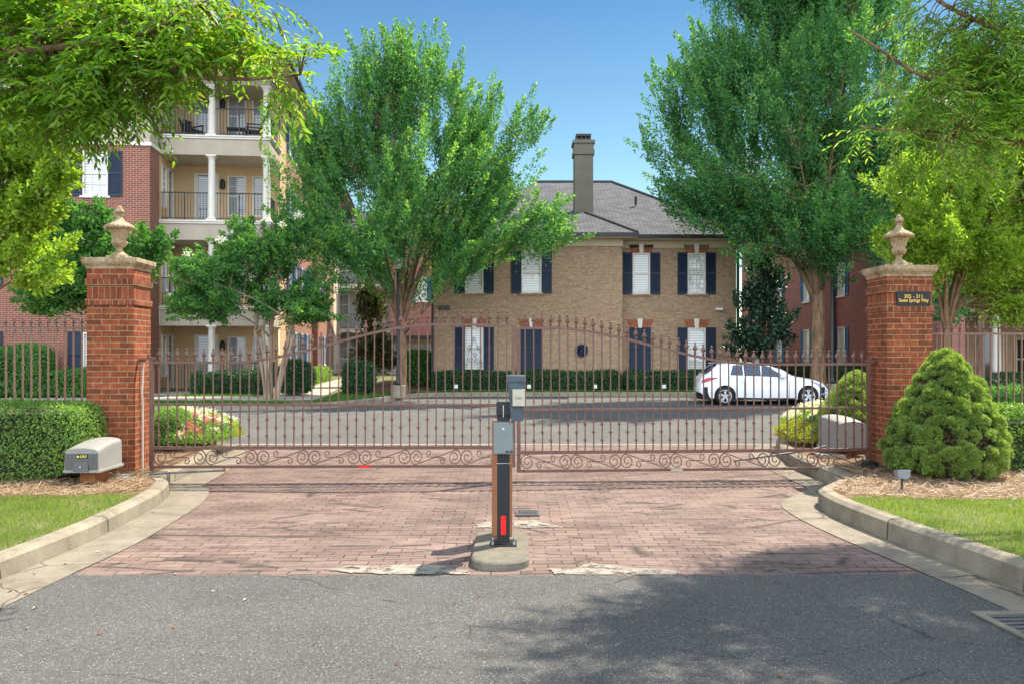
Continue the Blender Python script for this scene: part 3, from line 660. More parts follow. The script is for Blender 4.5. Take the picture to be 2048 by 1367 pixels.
def scroll_mesh():
    """one long S: spiral, rising bar, spiral, and the small S that sits on it; origin at the left contact point, x in 0..P, z centred"""
    P_, r = .635, .082
    left = spiral(r, 0.0, r, math.pi, 1.45, -1)[::-1]            # ends at contact x=0, heading down
    arc = [(r + r * math.cos(a), r * math.sin(a)) for a in [math.pi + k * (math.pi * .42) / 8 for k in range(1, 9)]]
    right = spiral(P_ - r, 0.0, r, 0.0, 1.45, -1)
    arc2 = [(P_ - r + r * math.cos(a), r * math.sin(a)) for a in [math.pi * .42 - k * (math.pi * .42) / 8 for k in range(0, 8)]]
    b_ = MB(); b_.sweep(left + arc + arc2 + right, .014, .011)
    me = b_.mesh("scroll"); me.materials.append(BROWN)
    c = MB(); cx = P_ / 2
    s1 = spiral(cx - .075, .042, .038, -.9 * math.pi / 2, 1.15, 1, .012, 20)[::-1] if False else spiral(cx - .082, .040, .042, -math.pi * .35, 1.1, -1, .012, 22)[::-1]
    s2 = spiral(cx + .082, -.040, .042, math.pi * .65, 1.1, -1, .012, 22)
    c.sweep(s1 + s2, .014, .010); me2 = c.mesh("small_scroll"); me2.materials.append(BROWN)
    return me, me2, P_
SCR, SSCR, SP = scroll_mesh()
def gate_leaf(label, loc, rz, roll, L, flat, topu, lo, hi, npk, phase, mirror):
    t = thing("gate_leaf", label, "gate", loc, 0, "two leaves of the driveway gate"); t.rotation_euler = (0, roll, rz)
    def top(u):
        k = max(0, min(1, (u - flat) / (topu - flat))); k = k * k * (3 - 2 * k); return lo + (hi - lo) * k - max(0, u - topu) ** 2 * .01
    MB().box(-.024, .024, -.024, .024, -.03, lo + .03).build("hinge_stile", BROWN, t, bevel=.003)
    MB().box(L - .022, L + .022, -.022, .022, 0, top(L) + .01).build("end_stile", BROWN, t, bevel=.003)
    MB().box(.024, L - .022, -.022, .022, 0, .032).build("bottom_rail", BROWN, t, bevel=.003)
    MB().box(.024, L - .022, -.022, .022, .225, .265).build("lower_rail", BROWN, t, bevel=.003)
    MB().box(.024, L - .022, -.018, .018, .755, .783).build("middle_rail", BROWN, t, bevel=.003)
    us = [.024 + (L - .046) * i / 70 for i in range(71)]
    MB().sweep([(u, top(u)) for u in us], .036, .030).build("top_rail", BROWN, t)
    sp = (L - .06) / npk
    for i in range(npk):
        u = .03 + sp * (i + .5); tz = top(u) + .015
        p = MB().box(-.0075, .0075, -.0075, .0075, .265, tz).build("picket", BROWN, t, loc=(u, 0, 0))
        f = link("finial", FIN, None, p, (0, 0, tz))
        f.rotation_euler = (0, rnd.gauss(0, .02), 0)
        for z in ((.49, ) if (i + phase) % 2 else (.59, .39)): link("collar", COL, None, p, (0, 0, z))
    n = int(round((L - .06) / SP)); s_ = (L - .056) / n / SP
    for i in range(n):
        for me, nm in ((SCR, "scroll"), (SSCR, "small_scroll")):
            o = link(nm, me, None, t, (.03 + i * SP * s_, 0, .1285)); o.scale = (s_, 1, 1.12)
    b_ = MB().box(-.15, .05, -.03, .03, lo + .03, lo + .05).box(-.03, .035, -.035, .035, lo + .05, lo + .068); b_.tube([(-.04, 0, lo + .05), (-.04, 0, lo + .10)], .016)
    b_.tube([(-.15, -.005, lo + .035), (-.085, -.005, lo + .035)], .028, 10).build("hinge", BROWN, t)
    return t
yaw = math.atan2(.4, 8.846); roll = 0.0
gl = gate_leaf("left leaf of the brown iron gate, red reflector on its bottom rail", (-4.366, 10.9, .188), yaw, .0035, 4.385, .9, 3.45, 1.278, 1.752, 40, 0, False)
grr = gate_leaf("right leaf of the brown iron gate, pale plate on its bottom rail", (4.48, 11.3, .125), math.pi + yaw, .0035, 4.40, 1.35, 4.05, 1.315, 1.775, 41, 1, True)
MB().box(-.072, .072, -.026, -.0225, .004, .030).build("reflector", REDREF, gl, loc=(2.57, 0, 0))
MB().box(-.072, .072, .0225, .026, .004, .030).build("plate", KPLATE, grr, loc=(2.44, 0, 0))

# ------------------------------------------------------------------ side fences
def fence(label, x0, x1, y, z0, ztop, rz, sp):
    t = thing("iron_fence", label, "fence", (x0, y, z0), rz, "iron fences beside the gate pillars"); L = x1 - x0; H = ztop - z0
    MB().box(0, L, -.016, .016, H - .028, H).build("top_rail", BROWN2, t); MB().box(0, L, -.016, .016, .12, .15).build("bottom_rail", BROWN2, t)
    n = int(L / sp)
    for i in range(n):
        p = MB().box(-.009, .009, -.009, .009, 0 if i % 20 else -.1, H).build("picket", BROWN2, t, loc=(sp * (i + .45), 0, 0)); f = link("finial", FIN, None, p, (0, 0, H)); f.scale = (.8, .9, .72)
    return t
fence("iron fence behind the clipped hedge, left of the left brick pillar", -10.6, -5.02, 11.15, .14, 1.6 + 48 / F * 11.15, 0, .1045)
fence("iron fence behind the cone shaped evergreen, right of the right brick pillar", 5.16, 11.0, 11.45, .17, 1.6 + 37 / F * 11.45, 0, .0985)

# ------------------------------------------------------------------ keypad post on its island, bollard behind
def stadium(x0, x1, y0, y1, r, n=10):
    pts = []
    for cx, cy, a0 in ((x1 - r, y0 + r, -90), (x1 - r, y1 - r, 0), (x0 + r, y1 - r, 90), (x0 + r, y0 + r, 180)):
        for k in range(n + 1): a = R(a0 + 90 * k / n); pts.append((cx + r * math.cos(a), cy + r * math.sin(a)))
    return pts
isl = MB(); P0, P1, P2 = stadium(-.305, .128, 6.56, 7.80, .19), stadium(-.305, .128, 6.56, 7.80, .19), stadium(-.293, .116, 6.572, 7.79, .18)
n0 = len(P0); isl.add([(x, y, -.02) for x, y in P0] + [(x, y, .05) for x, y in P1] + [(x, y, .062) for x, y in P2],
    [(i, (i + 1) % n0, n0 + (i + 1) % n0, n0 + i) for i in range(n0)] + [(n0 + i, n0 + (i + 1) % n0, 2 * n0 + (i + 1) % n0, 2 * n0 + i) for i in range(n0)] + [tuple(range(2 * n0, 3 * n0))])
tag(isl.build("concrete_island", ISLAND), "low rounded concrete island carrying the keypad post and bollard", "traffic island")
kp = thing("keypad_post", "black gate keypad post with hood, grey lock box and red reflector", "keypad post", (-.068, 7.2, .062))
MB().box(-.050, .050, -.056, .056, .012, 1.13).build("post", KBLACK, kp, bevel=.006)
MB().box(-.105, .105, -.11, .09, 0, .014).box(-.075, .075, -.075, .075, .014, .022).build("base_plate", KBLACK, kp, bevel=.003)
for sx in (-1, 1):
    for sy in (-.085, .07): MB().tube([(sx * .085, sy, .010), (sx * .085, sy, .034)], .010, 6).build("bolt", STEEL, kp)
MB().box(-.056, .062, -.085, .050, .932 + .10, 1.135).build("bracket", KBLACK, kp, bevel=.004)
lb = MB().box(-.078, .078, -.16, -.056, .735, .985).build("lock_box", KGREY, kp, bevel=.006)
MB().box(-.073, .073, -.165, -.160, .740, .962).build("door", KGREY, lb, bevel=.002)
MB().tube([(0, -.170, .935), (0, -.162, .935)], .010, 14).build("lock", STEEL, lb)
MB().box(.018, .072, -.1672, -.165, .748, .764).build("brand_label", SIGNK, lb); text("lettering", "DKS", .012, KPLATE, lb, (.048, -.1680, .756), ext=.0003, sx=1.3)
hd = MB()
hd.add([(.062, -.19, .995), (.155, -.19, .995), (.155, .02, .995), (.062, .02, .995), (.030, -.21, 1.335), (.168, -.21, 1.335), (.168, .06, 1.335), (.030, .06, 1.335)],
       [(0, 3, 2, 1), (4, 5, 6, 7), (0, 1, 5, 4), (1, 2, 6, 5), (2, 3, 7, 6), (3, 0, 4, 7)])
hood = hd.build("keypad_hood", KSLATE, kp, bevel=.006)
MB().box(.026, .172, -.216, .064, 1.300, 1.350).build("hood_cap", KSLATE, hood, bevel=.005)
MB().box(.072, .168, -.236, -.205, 1.115, 1.245).build("face_plate", KPLATE, hood, bevel=.003)
text("lettering", "Click", .026, INK, hood, (.118, -.2368, 1.178), ext=.0004, shear=.3)
for sx in (.080, .160):
    for z in (1.123, 1.237): MB().tube([(sx, -.2385, z), (sx, -.235, z)], .004, 6).build("screw", STEEL, hood)
MB().tube([(0, -.088, 1.02), (0, -.088, 1.115)], .003, 6).build("cable", WHITE, kp)
MB().box(-.020, .020, -.060, -.056, .085, .235).build("reflector", REDREF, kp, bevel=.002)
MB().box(-.052, .052, -.058, .058, .648, .652).build("seam", STEEL, kp)
bo = thing("steel_bollard", "square brown steel bollard standing directly behind the black keypad post", "bollard", (-.086, 7.56, .062))
MB().box(-.082, .088, -.077, .077, 0, .95).build("post", BOLLARD, bo, bevel=.006); MB().box(-.074, .074, -.074, .074, .95, .965).build("cap", BOLLARD, bo, bevel=.004)
MB().box(-.081, -.077, -.07, .07, .80, .93).build("reflector", REDREF, bo)

# ------------------------------------------------------------------ gate operators
def op_shell(w_, d_, h0, h1, rise):
    b_ = MB(); n = 12; vs = []; 
    for j, (y, h) in enumerate(((0, h0), (d_ * .33, h0 + (h1 - h0) * .55), (d_ * .66, h0 + (h1 - h0) * .9), (d_, h1))):
        f = 1 - .03 * j / 3
        vs += [(-w_/2 * f, y, .03), (-w_/2 * f * .97, y, h - rise)]
        for k in range(1, n): a = math.pi * (1 - k / n); vs.append((w_/2 * f * .97 * math.cos(a), y, h - rise + rise * math.sin(a) ** .75))
        vs += [(w_/2 * f * .97, y, h - rise), (w_/2 * f, y, .03)]
    m = n + 3; fs = []
    for j in range(3):
        for k in range(m - 1): fs.append((j * m + k, j * m + k + 1, j * m + m + k + 1, j * m + m + k))
    fs += [tuple(range(m))[::-1], tuple(range(3 * m, 4 * m))]
    return b_.add(vs, fs)
def operator(label, loc, rz, w_=.375, d_=.60, h0=.27, h1=.335, front=True, mat=OPGREY):
    t = thing("gate_operator", label, "gate motor", loc, rz)
    op_shell(w_, d_, h0, h1, .055).build("cover", mat, t, bevel=.006)
    MB().box(-w_/2 - .012, w_/2 + .012, -.012, d_ + .012, 0, .032).build("skirt", mat, t, bevel=.006)
    MB().box(-.06, .10, .1, .45, -.13, 0).build("mount", RUST, t)
    if front:
        MB().box(-w_/2 + .012, w_/2 - .012, -.006, -.001, .035, h0 - .06).build("end_panel", OPDARK, t, bevel=.003)
        MB().add([(-.085, -.03, .02), (.085, -.03, .02), (.070, -.012, .12), (-.070, -.012, .12), (-.085, -.0065, .02), (.085, -.0065, .02), (.070, -.0065, .12), (-.070, -.0065, .12)],
                 [(0, 1, 2, 3), (0, 4, 5, 1), (3, 2, 6, 7), (0, 3, 7, 4), (1, 5, 6, 2)]).build("release_door", OPDARK, t)
        MB().tube([(0, -.033, .07), (0, -.02, .07)], .011, 12).build("lock", STEEL, t)
        MB().box(-.052, .072, -.0085, -.0062, .158, .198).build("badge", SIGNK, t); text("lettering", "DKS", .036, YELLOW, t, (.022, -.0092, .178), ext=.0004, shear=.2, off=.0008)
        MB().add([(-.047, -.0090, .168), (-.022, -.0090, .168), (-.022, -.0090, .184), (-.034, -.0090, .190), (-.047, -.0090, .184)], [(0, 1, 2, 3, 4)]).build("emblem", YELLOW, t)
    return t
operator("grey arched gate motor box at the foot of the left brick pillar", (PX(163, 9.75), 9.75, .285), R(0))
operator("pale grey gate motor box behind the gate's right end", (4.62, 12.2, .25), R(8), .40, .6, .40, .46, False, OPGREY)
arm = thing("swing_gate_linkage", "dark steel arm running from the left pillar's foot to the gate's bottom rail", "gate arm", (0, 0, 0))
arm.location = (-4.25, 10.55, .17)
q = lambda x, y, z: (x + 4.25, y - 10.55, z - .17)
MB().tube([q(-4.20, 10.42, .185), q(PX(450, 10.82), 10.80, .175)], .012, 8).build("rod", OPDARK, arm)
MB().tube([q(PX(450, 10.82), 10.80, .16), q(PX(450, 10.82), 10.80, .21)], .014, 8).build("pin", RUST, arm)
MB().box(*[q(-4.66, 0, 0)[0], q(-4.36, 0, 0)[0]], -.33, -.29, .02, .034).build("arm_plate", STEEL, arm)
MB().box(*[q(-4.46, 0, 0)[0], q(-4.24, 0, 0)[0]], -.42, -.36, -.005, .016).build("arm_plate", STEEL, arm)
cd_ = MB()
cd_.tube([(0, 0, 0), (0, 0, .78), (.0, -.02, .95), (.01, .0, 1.30)], .012, 8)
tag(cd_.build("conduit_pipe", TRIM, loc=(-4.505, 10.98, .16)), "thin white conduit pipe running up the inner side of the left brick pillar", "pipe")
jb = thing("junction_box", "small black box with cables at the foot of the right gate pillar", "cable box", (PX(1738, 10.75), 10.75, RT - .01))
MB().box(-.07, .10, -.05, .06, 0, .11).build("box", KBLACK, jb, bevel=.01); MB().box(-.085, -.045, -.06, -.01, 0, .05).build("bracket", RUST, jb)
MB().tube([(-.12, .05, .1), (-.06, .04, .13), (0, 0, .12), (.1, .02, .05), (.16, .0, .0)], .010, 6).build("cable", KBLACK, jb)
arm2 = thing("swing_gate_linkage", "steel arm behind the scrolls at the gate's right end", "gate arm", (3.95, 12.1, .2))
MB().tube([(-1.1, -.55, 0), (.0, -.1, .08), (.3, .1, .12)], .014, 8).build("rod", OPDARK, arm2); MB().box(.18, .5, -.1, .2, -.1, .02).build("bracket", STEEL, arm2)
sl = thing("landscape_spotlight", "small grey landscape spotlight on a stake before the cone shaped evergreen", "spotlight", (PX(1804, 9.2), 9.2, RT - .01))
MB().tube([(0, 0, 0), (0, 0, .16)], .010, 8).build("stake", KBLACK, sl); MB().lathe([(.045, 0), (.03, .02), (.012, .035)], 12).build("foot", KBLACK, sl)
hd = MB(); hd.add([(-.058, -.05, .13), (.052, -.05, .13), (.052, .03, .13), (-.058, .03, .13), (-.072, -.065, .225), (.066, -.065, .225), (.066, .045, .205), (-.072, .045, .205)],
       [(0, 3, 2, 1), (4, 5, 6, 7), (0, 1, 5, 4), (1, 2, 6, 5), (2, 3, 7, 6), (3, 0, 4, 7)]).build("lamp_head", SPOT, sl, bevel=.004)
MB().box(-.060, .055, -.052, .032, .208, .214).build("lens", DARKGLASS, sl); MB().tube([(.075, 0, .2), (.085, 0, .15), (.03, 0, .12)], .006, 6).build("yoke", SPOT, sl)

# ------------------------------------------------------------------ building helpers
def facade(mb, o, ud, w_, z0, z1, holes, depth=.12):
    """wall sheet from o along ud (2D unit), outward normal = ud turned clockwise; holes (u0,u1,a,b) get reveals"""
    n = (ud[1], -ud[0])
    pt = lambda u, z, d=0: (o[0] + ud[0] * u - n[0] * d, o[1] + ud[1] * u - n[1] * d, z)
    us = sorted({0, w_} | {h[0] for h in holes} | {h[1] for h in holes}); zs = sorted({z0, z1} | {h[2] for h in holes} | {h[3] for h in holes})
    us = [u for u in us if 0 <= u <= w_]; zs = [z for z in zs if z0 <= z <= z1]
    for a, b in zip(us, us[1:]):
        for c, d in zip(zs, zs[1:]):
            if any(h[0] <= a and b <= h[1] and h[2] <= c and d <= h[3] for h in holes): continue
            mb.quad(pt(a, c), pt(b, c), pt(b, d), pt(a, d))
    for a, b, c, d in holes:
        mb.quad(pt(a, c), pt(a, d), pt(a, d, depth), pt(a, c, depth)); mb.quad(pt(b, c), pt(b, c, depth), pt(b, d, depth), pt(b, d))
        mb.quad(pt(a, d), pt(b, d), pt(b, d, depth), pt(a, d, depth)); mb.quad(pt(a, c), pt(a, c, depth), pt(b, c, depth), pt(b, c))
WC = {}
def cached(key, fn, mat):
    if key not in WC: me = fn(); me.materials.append(mat); WC[key] = me
    return WC[key]
def place(o, ud, u, d=0.0):
    n = (ud[1], -ud[0]); return (o[0] + ud[0] * u - n[0] * d, o[1] + ud[1] * u - n[1] * d)
def window(par, o, ud, u0, u1, a, b, glass=BLINDS, trim=TRIM, cols=2, rows=(2, 2), sill=TRIM, depth=.10, muntin=True, door=False):
    w_, h = u1 - u0, b - a; rz = math.atan2(ud[1], ud[0]); f = .05 if w_ < .8 else .06
    def fr():
        m = MB(); m.box(0, f, -.02, depth, 0, h).box(w_ - f, w_, -.02, depth, 0, h).box(f, w_ - f, -.02, depth, h - f, h).box(f, w_ - f, -.02, depth, 0, f)
        if not door: m.box(f, w_ - f, .025, depth, h * .5 - .025, h * .5 + .025)
        else: m.box(f, w_ - f, .02, depth, f, h * .14).box(f, f + .07, .022, depth, h * .14, h - f).box(w_ - f - .07, w_ - f, .022, depth, h * .14, h - f)
        if muntin:
            for i in range(1, cols): x = f + (w_ - 2 * f) * i / cols; m.box(x - .008, x + .008, .04, depth, f, h - f)
            for k, (z0, z1) in enumerate(((f, h / 2 - .025), (h / 2 + .025, h - f))):
                for j in range(1, rows[k]): z = z0 + (z1 - z0) * j / rows[k]; m.box(f, w_ - f, .041, depth, z - .008, z + .008)
        return m.mesh("window")
    me = cached(("w", round(w_, 3), round(h, 3), cols, rows, muntin, door, trim.name), fr, trim)
    x, y = place(o, ud, u0); wo = link("door" if door else "window", me, None, par, (x, y, a), rz)
    pm = cached(("p", round(w_, 3), round(h, 3), glass.name), lambda: MB().box(.01, w_ - .01, .06, .09, .01, h - .01).mesh("pane"), glass)
    link("pane", pm, None, wo)
    if sill:
        sm = cached(("s", round(w_, 3), sill.name), lambda: MB().box(-.08, w_ + .08, -.07, .0, -.075, -.005).mesh("sill"), sill); link("sill", sm, None, wo)
    return wo
def shutter(par, o, ud, u0, u1, a, b, mat=NAVY):
    w_, h = u1 - u0, b - a; rz = math.atan2(ud[1], ud[0])
    def fn():
        m = MB(); e = .045; m.box(0, e, -.04, -.003, 0, h).box(w_ - e, w_, -.04, -.003, 0, h)
        for z0, z1 in ((0, .07), (h * .5 - .035, h * .5 + .035), (h - .07, h)): m.box(e, w_ - e, -.04, -.003, z0, z1)
        for z0, z1 in ((.07, h * .5 - .035), (h * .5 + .035, h - .07)):
            n = max(4, int((z1 - z0) / .06))
            for i in range(n):
                z = z0 + (z1 - z0) * i / n; k = (z1 - z0) / n; m.quad((e, -.035, z), (w_ - e, -.035, z), (w_ - e, -.010, z + k), (e, -.010, z + k))
            m.box(e, w_ - e, -.008, -.003, z0, z1)
        return m.mesh("shutter")
    me = cached(("sh", round(w_, 3), round(h, 3), mat.name), fn, mat); x, y = place(o, ud, u0); return link("shutter", me, None, par, (x, y, a), rz)
def jack_arch(par, o, ud, uc, z, w_):
    """splayed brick lintel over an opening with a pale keystone"""
    rz = math.atan2(ud[1], ud[0]); x, y = place(o, ud, uc)
    def fn():
        m = MB(); n = 9; h = .30
        for i in range(n):
            if i == n // 2: continue
            a0, a1 = -1 + 2 * i / n + .012, -1 + 2 * (i + 1) / n - .012
            m.add([(a0 * w_ / 2 * s, yy, zz) for s, zz in ((1, 0), (1.28, h)) for yy in (-.035, .0)][:0] or
                  [(a0*w_/2, -.03, 0), (a1*w_/2, -.03, 0), (a1*w_/2*1.26, -.03, h), (a0*w_/2*1.26, -.03, h), (a0*w_/2, -.002, 0), (a1*w_/2, -.002, 0), (a1*w_/2*1.26, -.002, h), (a0*w_/2*1.26, -.002, h)],
                  [(0, 1, 2, 3), (0, 4, 5, 1), (1, 5, 6, 2), (2, 6, 7, 3), (3, 7, 4, 0)])
        return m.mesh("lintel")
    me = cached(("ar", round(w_, 3)), fn, ARCH); lo = link("lintel", me, None, par, (x, y, z), rz)
    km = cached(("ks", round(w_, 3)), lambda: MB().add([(-.065, -.05, -.02), (.065, -.05, -.02), (.10, -.05, .33), (-.10, -.05, .33), (-.065, -.002, -.02), (.065, -.002, -.02), (.10, -.002, .33), (-.10, -.002, .33)],
                [(0, 1, 2, 3), (0, 4, 5, 1), (1, 5, 6, 2), (2, 6, 7, 3), (3, 7, 4, 0)]).mesh("keystone"), TRIM); link("keystone", km, None, lo)
def railing(par, p0, p1, z, h=1.0, mat=BLACK, sp=.105, post=True):
    d = (Vector(p1) - Vector(p0)); L = d.length; rz = math.atan2(d.y, d.x)
    m = MB().box(0, L, -.02, .02, h - .035, h).box(0, L, -.015, .015, .06, .09); n = int(L / sp)
    for i in range(n): x = L * (i + .5) / n; m.box(x - .008, x + .008, -.008, .008, .09, h - .035)
    if post: m.box(L / 2 - .02, L / 2 + .02, -.021, .021, 0, h)
    return m.build("railing", mat, par, loc=(*p0, z), rz=rz)
def column(par, x, y, z0, z1, r=.135, mat=TRIM):
    H = z1 - z0
    o = MB().lathe([(r * 1.25, .06), (r * 1.25, .10), (r * 1.05, .13), (r, .16), (r * .98, H * .4), (r * .86, H - .16), (r * .92, H - .14), (r * 1.15, H - .09), (r * 1.2, H - .06)], 20).build("column", mat, par, True, (x, y, z0))
    MB().box(-r*1.35, r*1.35, -r*1.35, r*1.35, 0, .06).build("base", mat, o); MB().box(-r*1.3, r*1.3, -r*1.3, r*1.3, H - .06, H).build("capital", mat, o); return o
def lantern(par, x, y, z, rz=0):
    o = MB().lathe([(.05, 0), (.085, .03), (.10, .06), (.10, .26), (.11, .27), (.04, .36), (.01, .40)], 8).build("wall_lamp", BLACK, par, loc=(x, y, z), rz=rz)
    MB().lathe([(.07, .07), (.086, .08), (.086, .24), (.07, .25)], 8).build("shade", KPLATE, o); MB().box(-.02, .02, .0, .12, .12, .16).build("bracket", BLACK, o)
    return o

# ------------------------------------------------------------------ left apartment building (turned six degrees)
LB = thing("apartment_building", "four storey brick apartment building with white columned balconies on the left", "building", (-8.69, 32.3, 0), R(6))
XL, YF = -3.83, -1.15            # local: brick block right edge and front
FL = [.18, 3.2, 6.25, 9.28]
X_, Y_ = (1, 0), (0, 1)
bw = MB(); holes = []
o_f = (-16, YF); U = lambda x: x + 16
wx = [(-6.03, -5.20), (-9.9, -9.07), (-13.6, -12.77)]
for fz in (0.72, 3.80, 6.87): holes += [(U(a), U(b), fz, fz + 1.52) for a, b in wx]
facade(bw, o_f, X_, 16 + XL, 0, 8.6, holes); facade(bw, (XL, YF), Y_, 1.15, 0, 8.6, []); facade(bw, (-16, 16), (0, -1), 16 - YF, 0, 8.6, [])
bw.build("wall", B_RED, LB, fix=False)
uw = MB(); h4 = [(U(a), U(b), 9.8, 11.1) for a, b in wx]
facade(uw, o_f, X_, 16 + XL, 8.72, 11.6, h4); facade(uw, (XL, YF), Y_, 1.15, 8.72, 11.6, []); facade(uw, (-16, 16), (0, -1), 16 - YF, 8.6, 11.6, [])
uw.build("upper_wall", STUCCO, LB, fix=False)
MB().box(-16.1, XL + .07, YF - .07, 0, 8.6, 8.72).build("stone_course", TRIM, LB)
for fz, wh in ((0.72, 1.52), (3.80, 1.52), (6.87, 1.52), (9.8, 1.3)):
    for a, b in wx:
        window(LB, o_f, X_, U(a), U(b), fz, fz + wh, BLINDS, cols=3, rows=(2, 2))
        shutter(LB, o_f, X_, U(a) - .47, U(a) - .01, fz - .02, fz + wh + .02); shutter(LB, o_f, X_, U(b) + .01, U(b) + .47, fz - .02, fz + wh + .02)
# bay: back wall at y=2, slabs, columns, railings
BY = 2.0
iw = MB()
for k, fz in enumerate(FL):
    top = fz + 2.35 if k < 3 else 11.1
    facade(iw, (XL, 0), Y_, BY, fz, top, [(.30, .95, fz + .5, fz + 2.02), (1.15, 1.85, fz, fz + 2.05)])
    facade(iw, (XL, BY), X_, -XL, fz, top, [(.72, 1.62, fz, fz + 2.05), (1.95, 2.63, fz + .45, fz + 1.98), (2.86, 3.54, fz + .45, fz + 1.98)])
iw.build("porch_wall", STUCCO_W, LB, fix=False)
for k, fz in enumerate(FL):
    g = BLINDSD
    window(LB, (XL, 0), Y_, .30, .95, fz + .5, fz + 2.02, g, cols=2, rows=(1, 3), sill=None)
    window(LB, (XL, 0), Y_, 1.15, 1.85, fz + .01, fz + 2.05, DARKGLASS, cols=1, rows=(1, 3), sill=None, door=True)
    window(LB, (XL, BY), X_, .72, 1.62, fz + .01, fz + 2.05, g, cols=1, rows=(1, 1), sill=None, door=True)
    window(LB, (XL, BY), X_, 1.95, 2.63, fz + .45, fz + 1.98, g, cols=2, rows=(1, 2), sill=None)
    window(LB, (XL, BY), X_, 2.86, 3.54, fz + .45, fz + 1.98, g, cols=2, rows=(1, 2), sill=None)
    lantern(LB, XL + 1.78, BY - .12, fz + 1.45)
    ct = fz + 2.35 if k < 3 else 11.1
    column(LB, -2.06, .16, fz, ct); column(LB, -.14, .16, fz, ct); column(LB, -.14, BY + .15, fz, ct)
    railing(LB, (XL + .02, .16), (-2.2, .16), fz + .02); railing(LB, (-1.92, .16), (-.28, .16), fz + .02); railing(LB, (-.14, .30), (-.14, BY), fz + .02, post=False)
    if k:
        MB().box(XL + .003, 0, 0, BY + .3, fz - .70, fz - .12).build("balcony_band", STUCCO, LB)
        s_ = MB().box(XL + .003, .05, -.05, BY + .3, fz - .12, fz - .05).box(XL + .003, .09, -.09, BY + .3, fz - .05, fz - .002); s_.build("balcony_ledge", TRIM, LB)
MB().box(XL, 0, 0, BY + .3, 11.1, 11.6).build("balcony_band", STUCCO, LB); MB().box(XL, .1, -.1, BY + .3, 0, .17).build("porch_step", CONC, LB)
# long side wall receding to the street behind
sw = MB(); sb = MB(); sp_ = MB()
sidew = []
for y0, n in ((4.6, 2), (8.6, 2), (14.3, 2), (18.6, 1)): sidew += [(y0 + i * 1.9, y0 + i * 1.9 + .8) for i in range(n)]
far_w = [(26.5, 27.6), (30.0, 31.1), (34.5, 35.6), (39.5, 40.6), (44, 45.1)]
def sholes(lst, y0): return [(a - y0, b - y0, fz, fz + 1.55) for a, b in lst for fz in (.85, 3.85, 6.87, 9.7)]
facade(sp_, (0, BY + .3), Y_, 1.6, 0, 11.6, []); sp_.build("side_wall_end", STUCCO_W, LB, fix=False)
facade(sb, (0, BY + 1.9), Y_, 9.1, 0, 11.6, sholes([w_ for w_ in sidew if w_[1] < 12], BY + 1.9)); facade(sb, (0, 13.6), Y_, 11.2, 0, 11.6, sholes([w_ for w_ in sidew if w_[0] > 13], 13.6)); sb.build("side_wall", B_PINK, LB, fix=False)
MB().box(-.3, .28, 13.0, 13.6, 0, 11.6).build("pier", B_RED, LB)
facade(sw, (0, 24.8), Y_, 27, 0, 11.6, sholes(far_w, 24.8)); sw.build("far_side_wall", CREAM, LB, fix=False)
for a, b in sidew:
    for fz in (.85, 3.85, 6.87, 9.7):
        window(LB, (0, 0), Y_, a, b, fz, fz + 1.55, BLINDS, cols=2, rows=(1, 2)); shutter(LB, (0, 0), Y_, a - .40, a - .01, fz, fz + 1.55, BLUE); shutter(LB, (0, 0), Y_, b + .01, b + .40, fz, fz + 1.55, BLUE)
for a, b in far_w:
    for fz in (.85, 3.85, 6.87, 9.7):
        window(LB, (0, 0), Y_, a, b, fz, fz + 1.55, DARKGLASS, cols=3, rows=(2, 2))
# roof with wide eaves
MB().box(-16.6, .75, YF - .6, 52, 11.6, 11.68).box(-16.6, .75, YF - .6, 52, 11.685, 11.85).build("eave", STUCCO, LB)
MB().box(-16.72, .87, YF - .72, 52.1, 11.70, 11.84).build("gutter", GUTTER, LB)
MB().add([(-16.7, YF - .7, 11.85), (.85, YF - .7, 11.85), (.85, 52, 11.85), (-16.7, 52, 11.85), (-7.9, 6.5, 14.6), (-7.9, 44, 14.6)], [(0, 1, 4), (1, 2, 5, 4), (2, 3, 5), (3, 0, 4, 5)]).build("roof", SHINGLE, LB)
ch = MB().box(-3.0, -2.25, 1.0, 1.75, 12.6, 15.6).build("chimney", STUCCO, LB); MB().box(-3.08, -2.17, .92, 1.83, 15.0, 15.2).build("cap", TRIM, ch)
# furniture on the top balcony, string lights lower down
def chair(label, loc, rz):
    t = thing("patio_chair", label, "chair", loc, rz, "dark patio chairs on the upper balcony")
    MB().box(-.26, .26, -.26, .26, .36, .42).build("seat", CHAIRM, t, bevel=.01)
    MB().add([(-.26, .24, .42), (.26, .24, .42), (.26, .40, .86), (-.26, .40, .86), (-.26, .29, .42), (.26, .29, .42), (.26, .45, .86), (-.26, .45, .86)], [(0, 1, 2, 3), (7, 6, 5, 4), (0, 4, 5, 1), (3, 2, 6, 7), (0, 3, 7, 4), (1, 5, 6, 2)]).build("backrest", CHAIRM, t)
    for sx in (-1, 1):
        MB().box(sx * .27 - .03, sx * .27 + .03, -.26, .28, .60, .64).build("armrest", CHAIRM, t)
        for y in (-.22, .24): MB().box(sx * .27 - .02, sx * .27 + .02, y - .02, y + .02, 0, .60).build("leg", CHAIRM, t)
    return t
def lbw(x, y): c, s = math.cos(R(6)), math.sin(R(6)); return (-8.69 + c * x - s * y, 32.3 + s * x + c * y)
z4 = FL[3] + .001; 
p_ = lbw(-2.95, 1.1); chair("dark patio chair on the upper balcony, left of the white column", (*p_, z4), R(60))
p_ = lbw(-.75, 1.0); chair("dark patio chair on the upper balcony, right of the low table", (*p_, z4), R(-70))
p_ = lbw(-1.35, .95); tb = thing("patio_table", "low dark patio table on the upper balcony beside a chair", "table", (*p_, z4), R(6))
MB().box(-.32, .32, -.25, .25, .44, .48).build("tabletop", CHAIRM, tb)
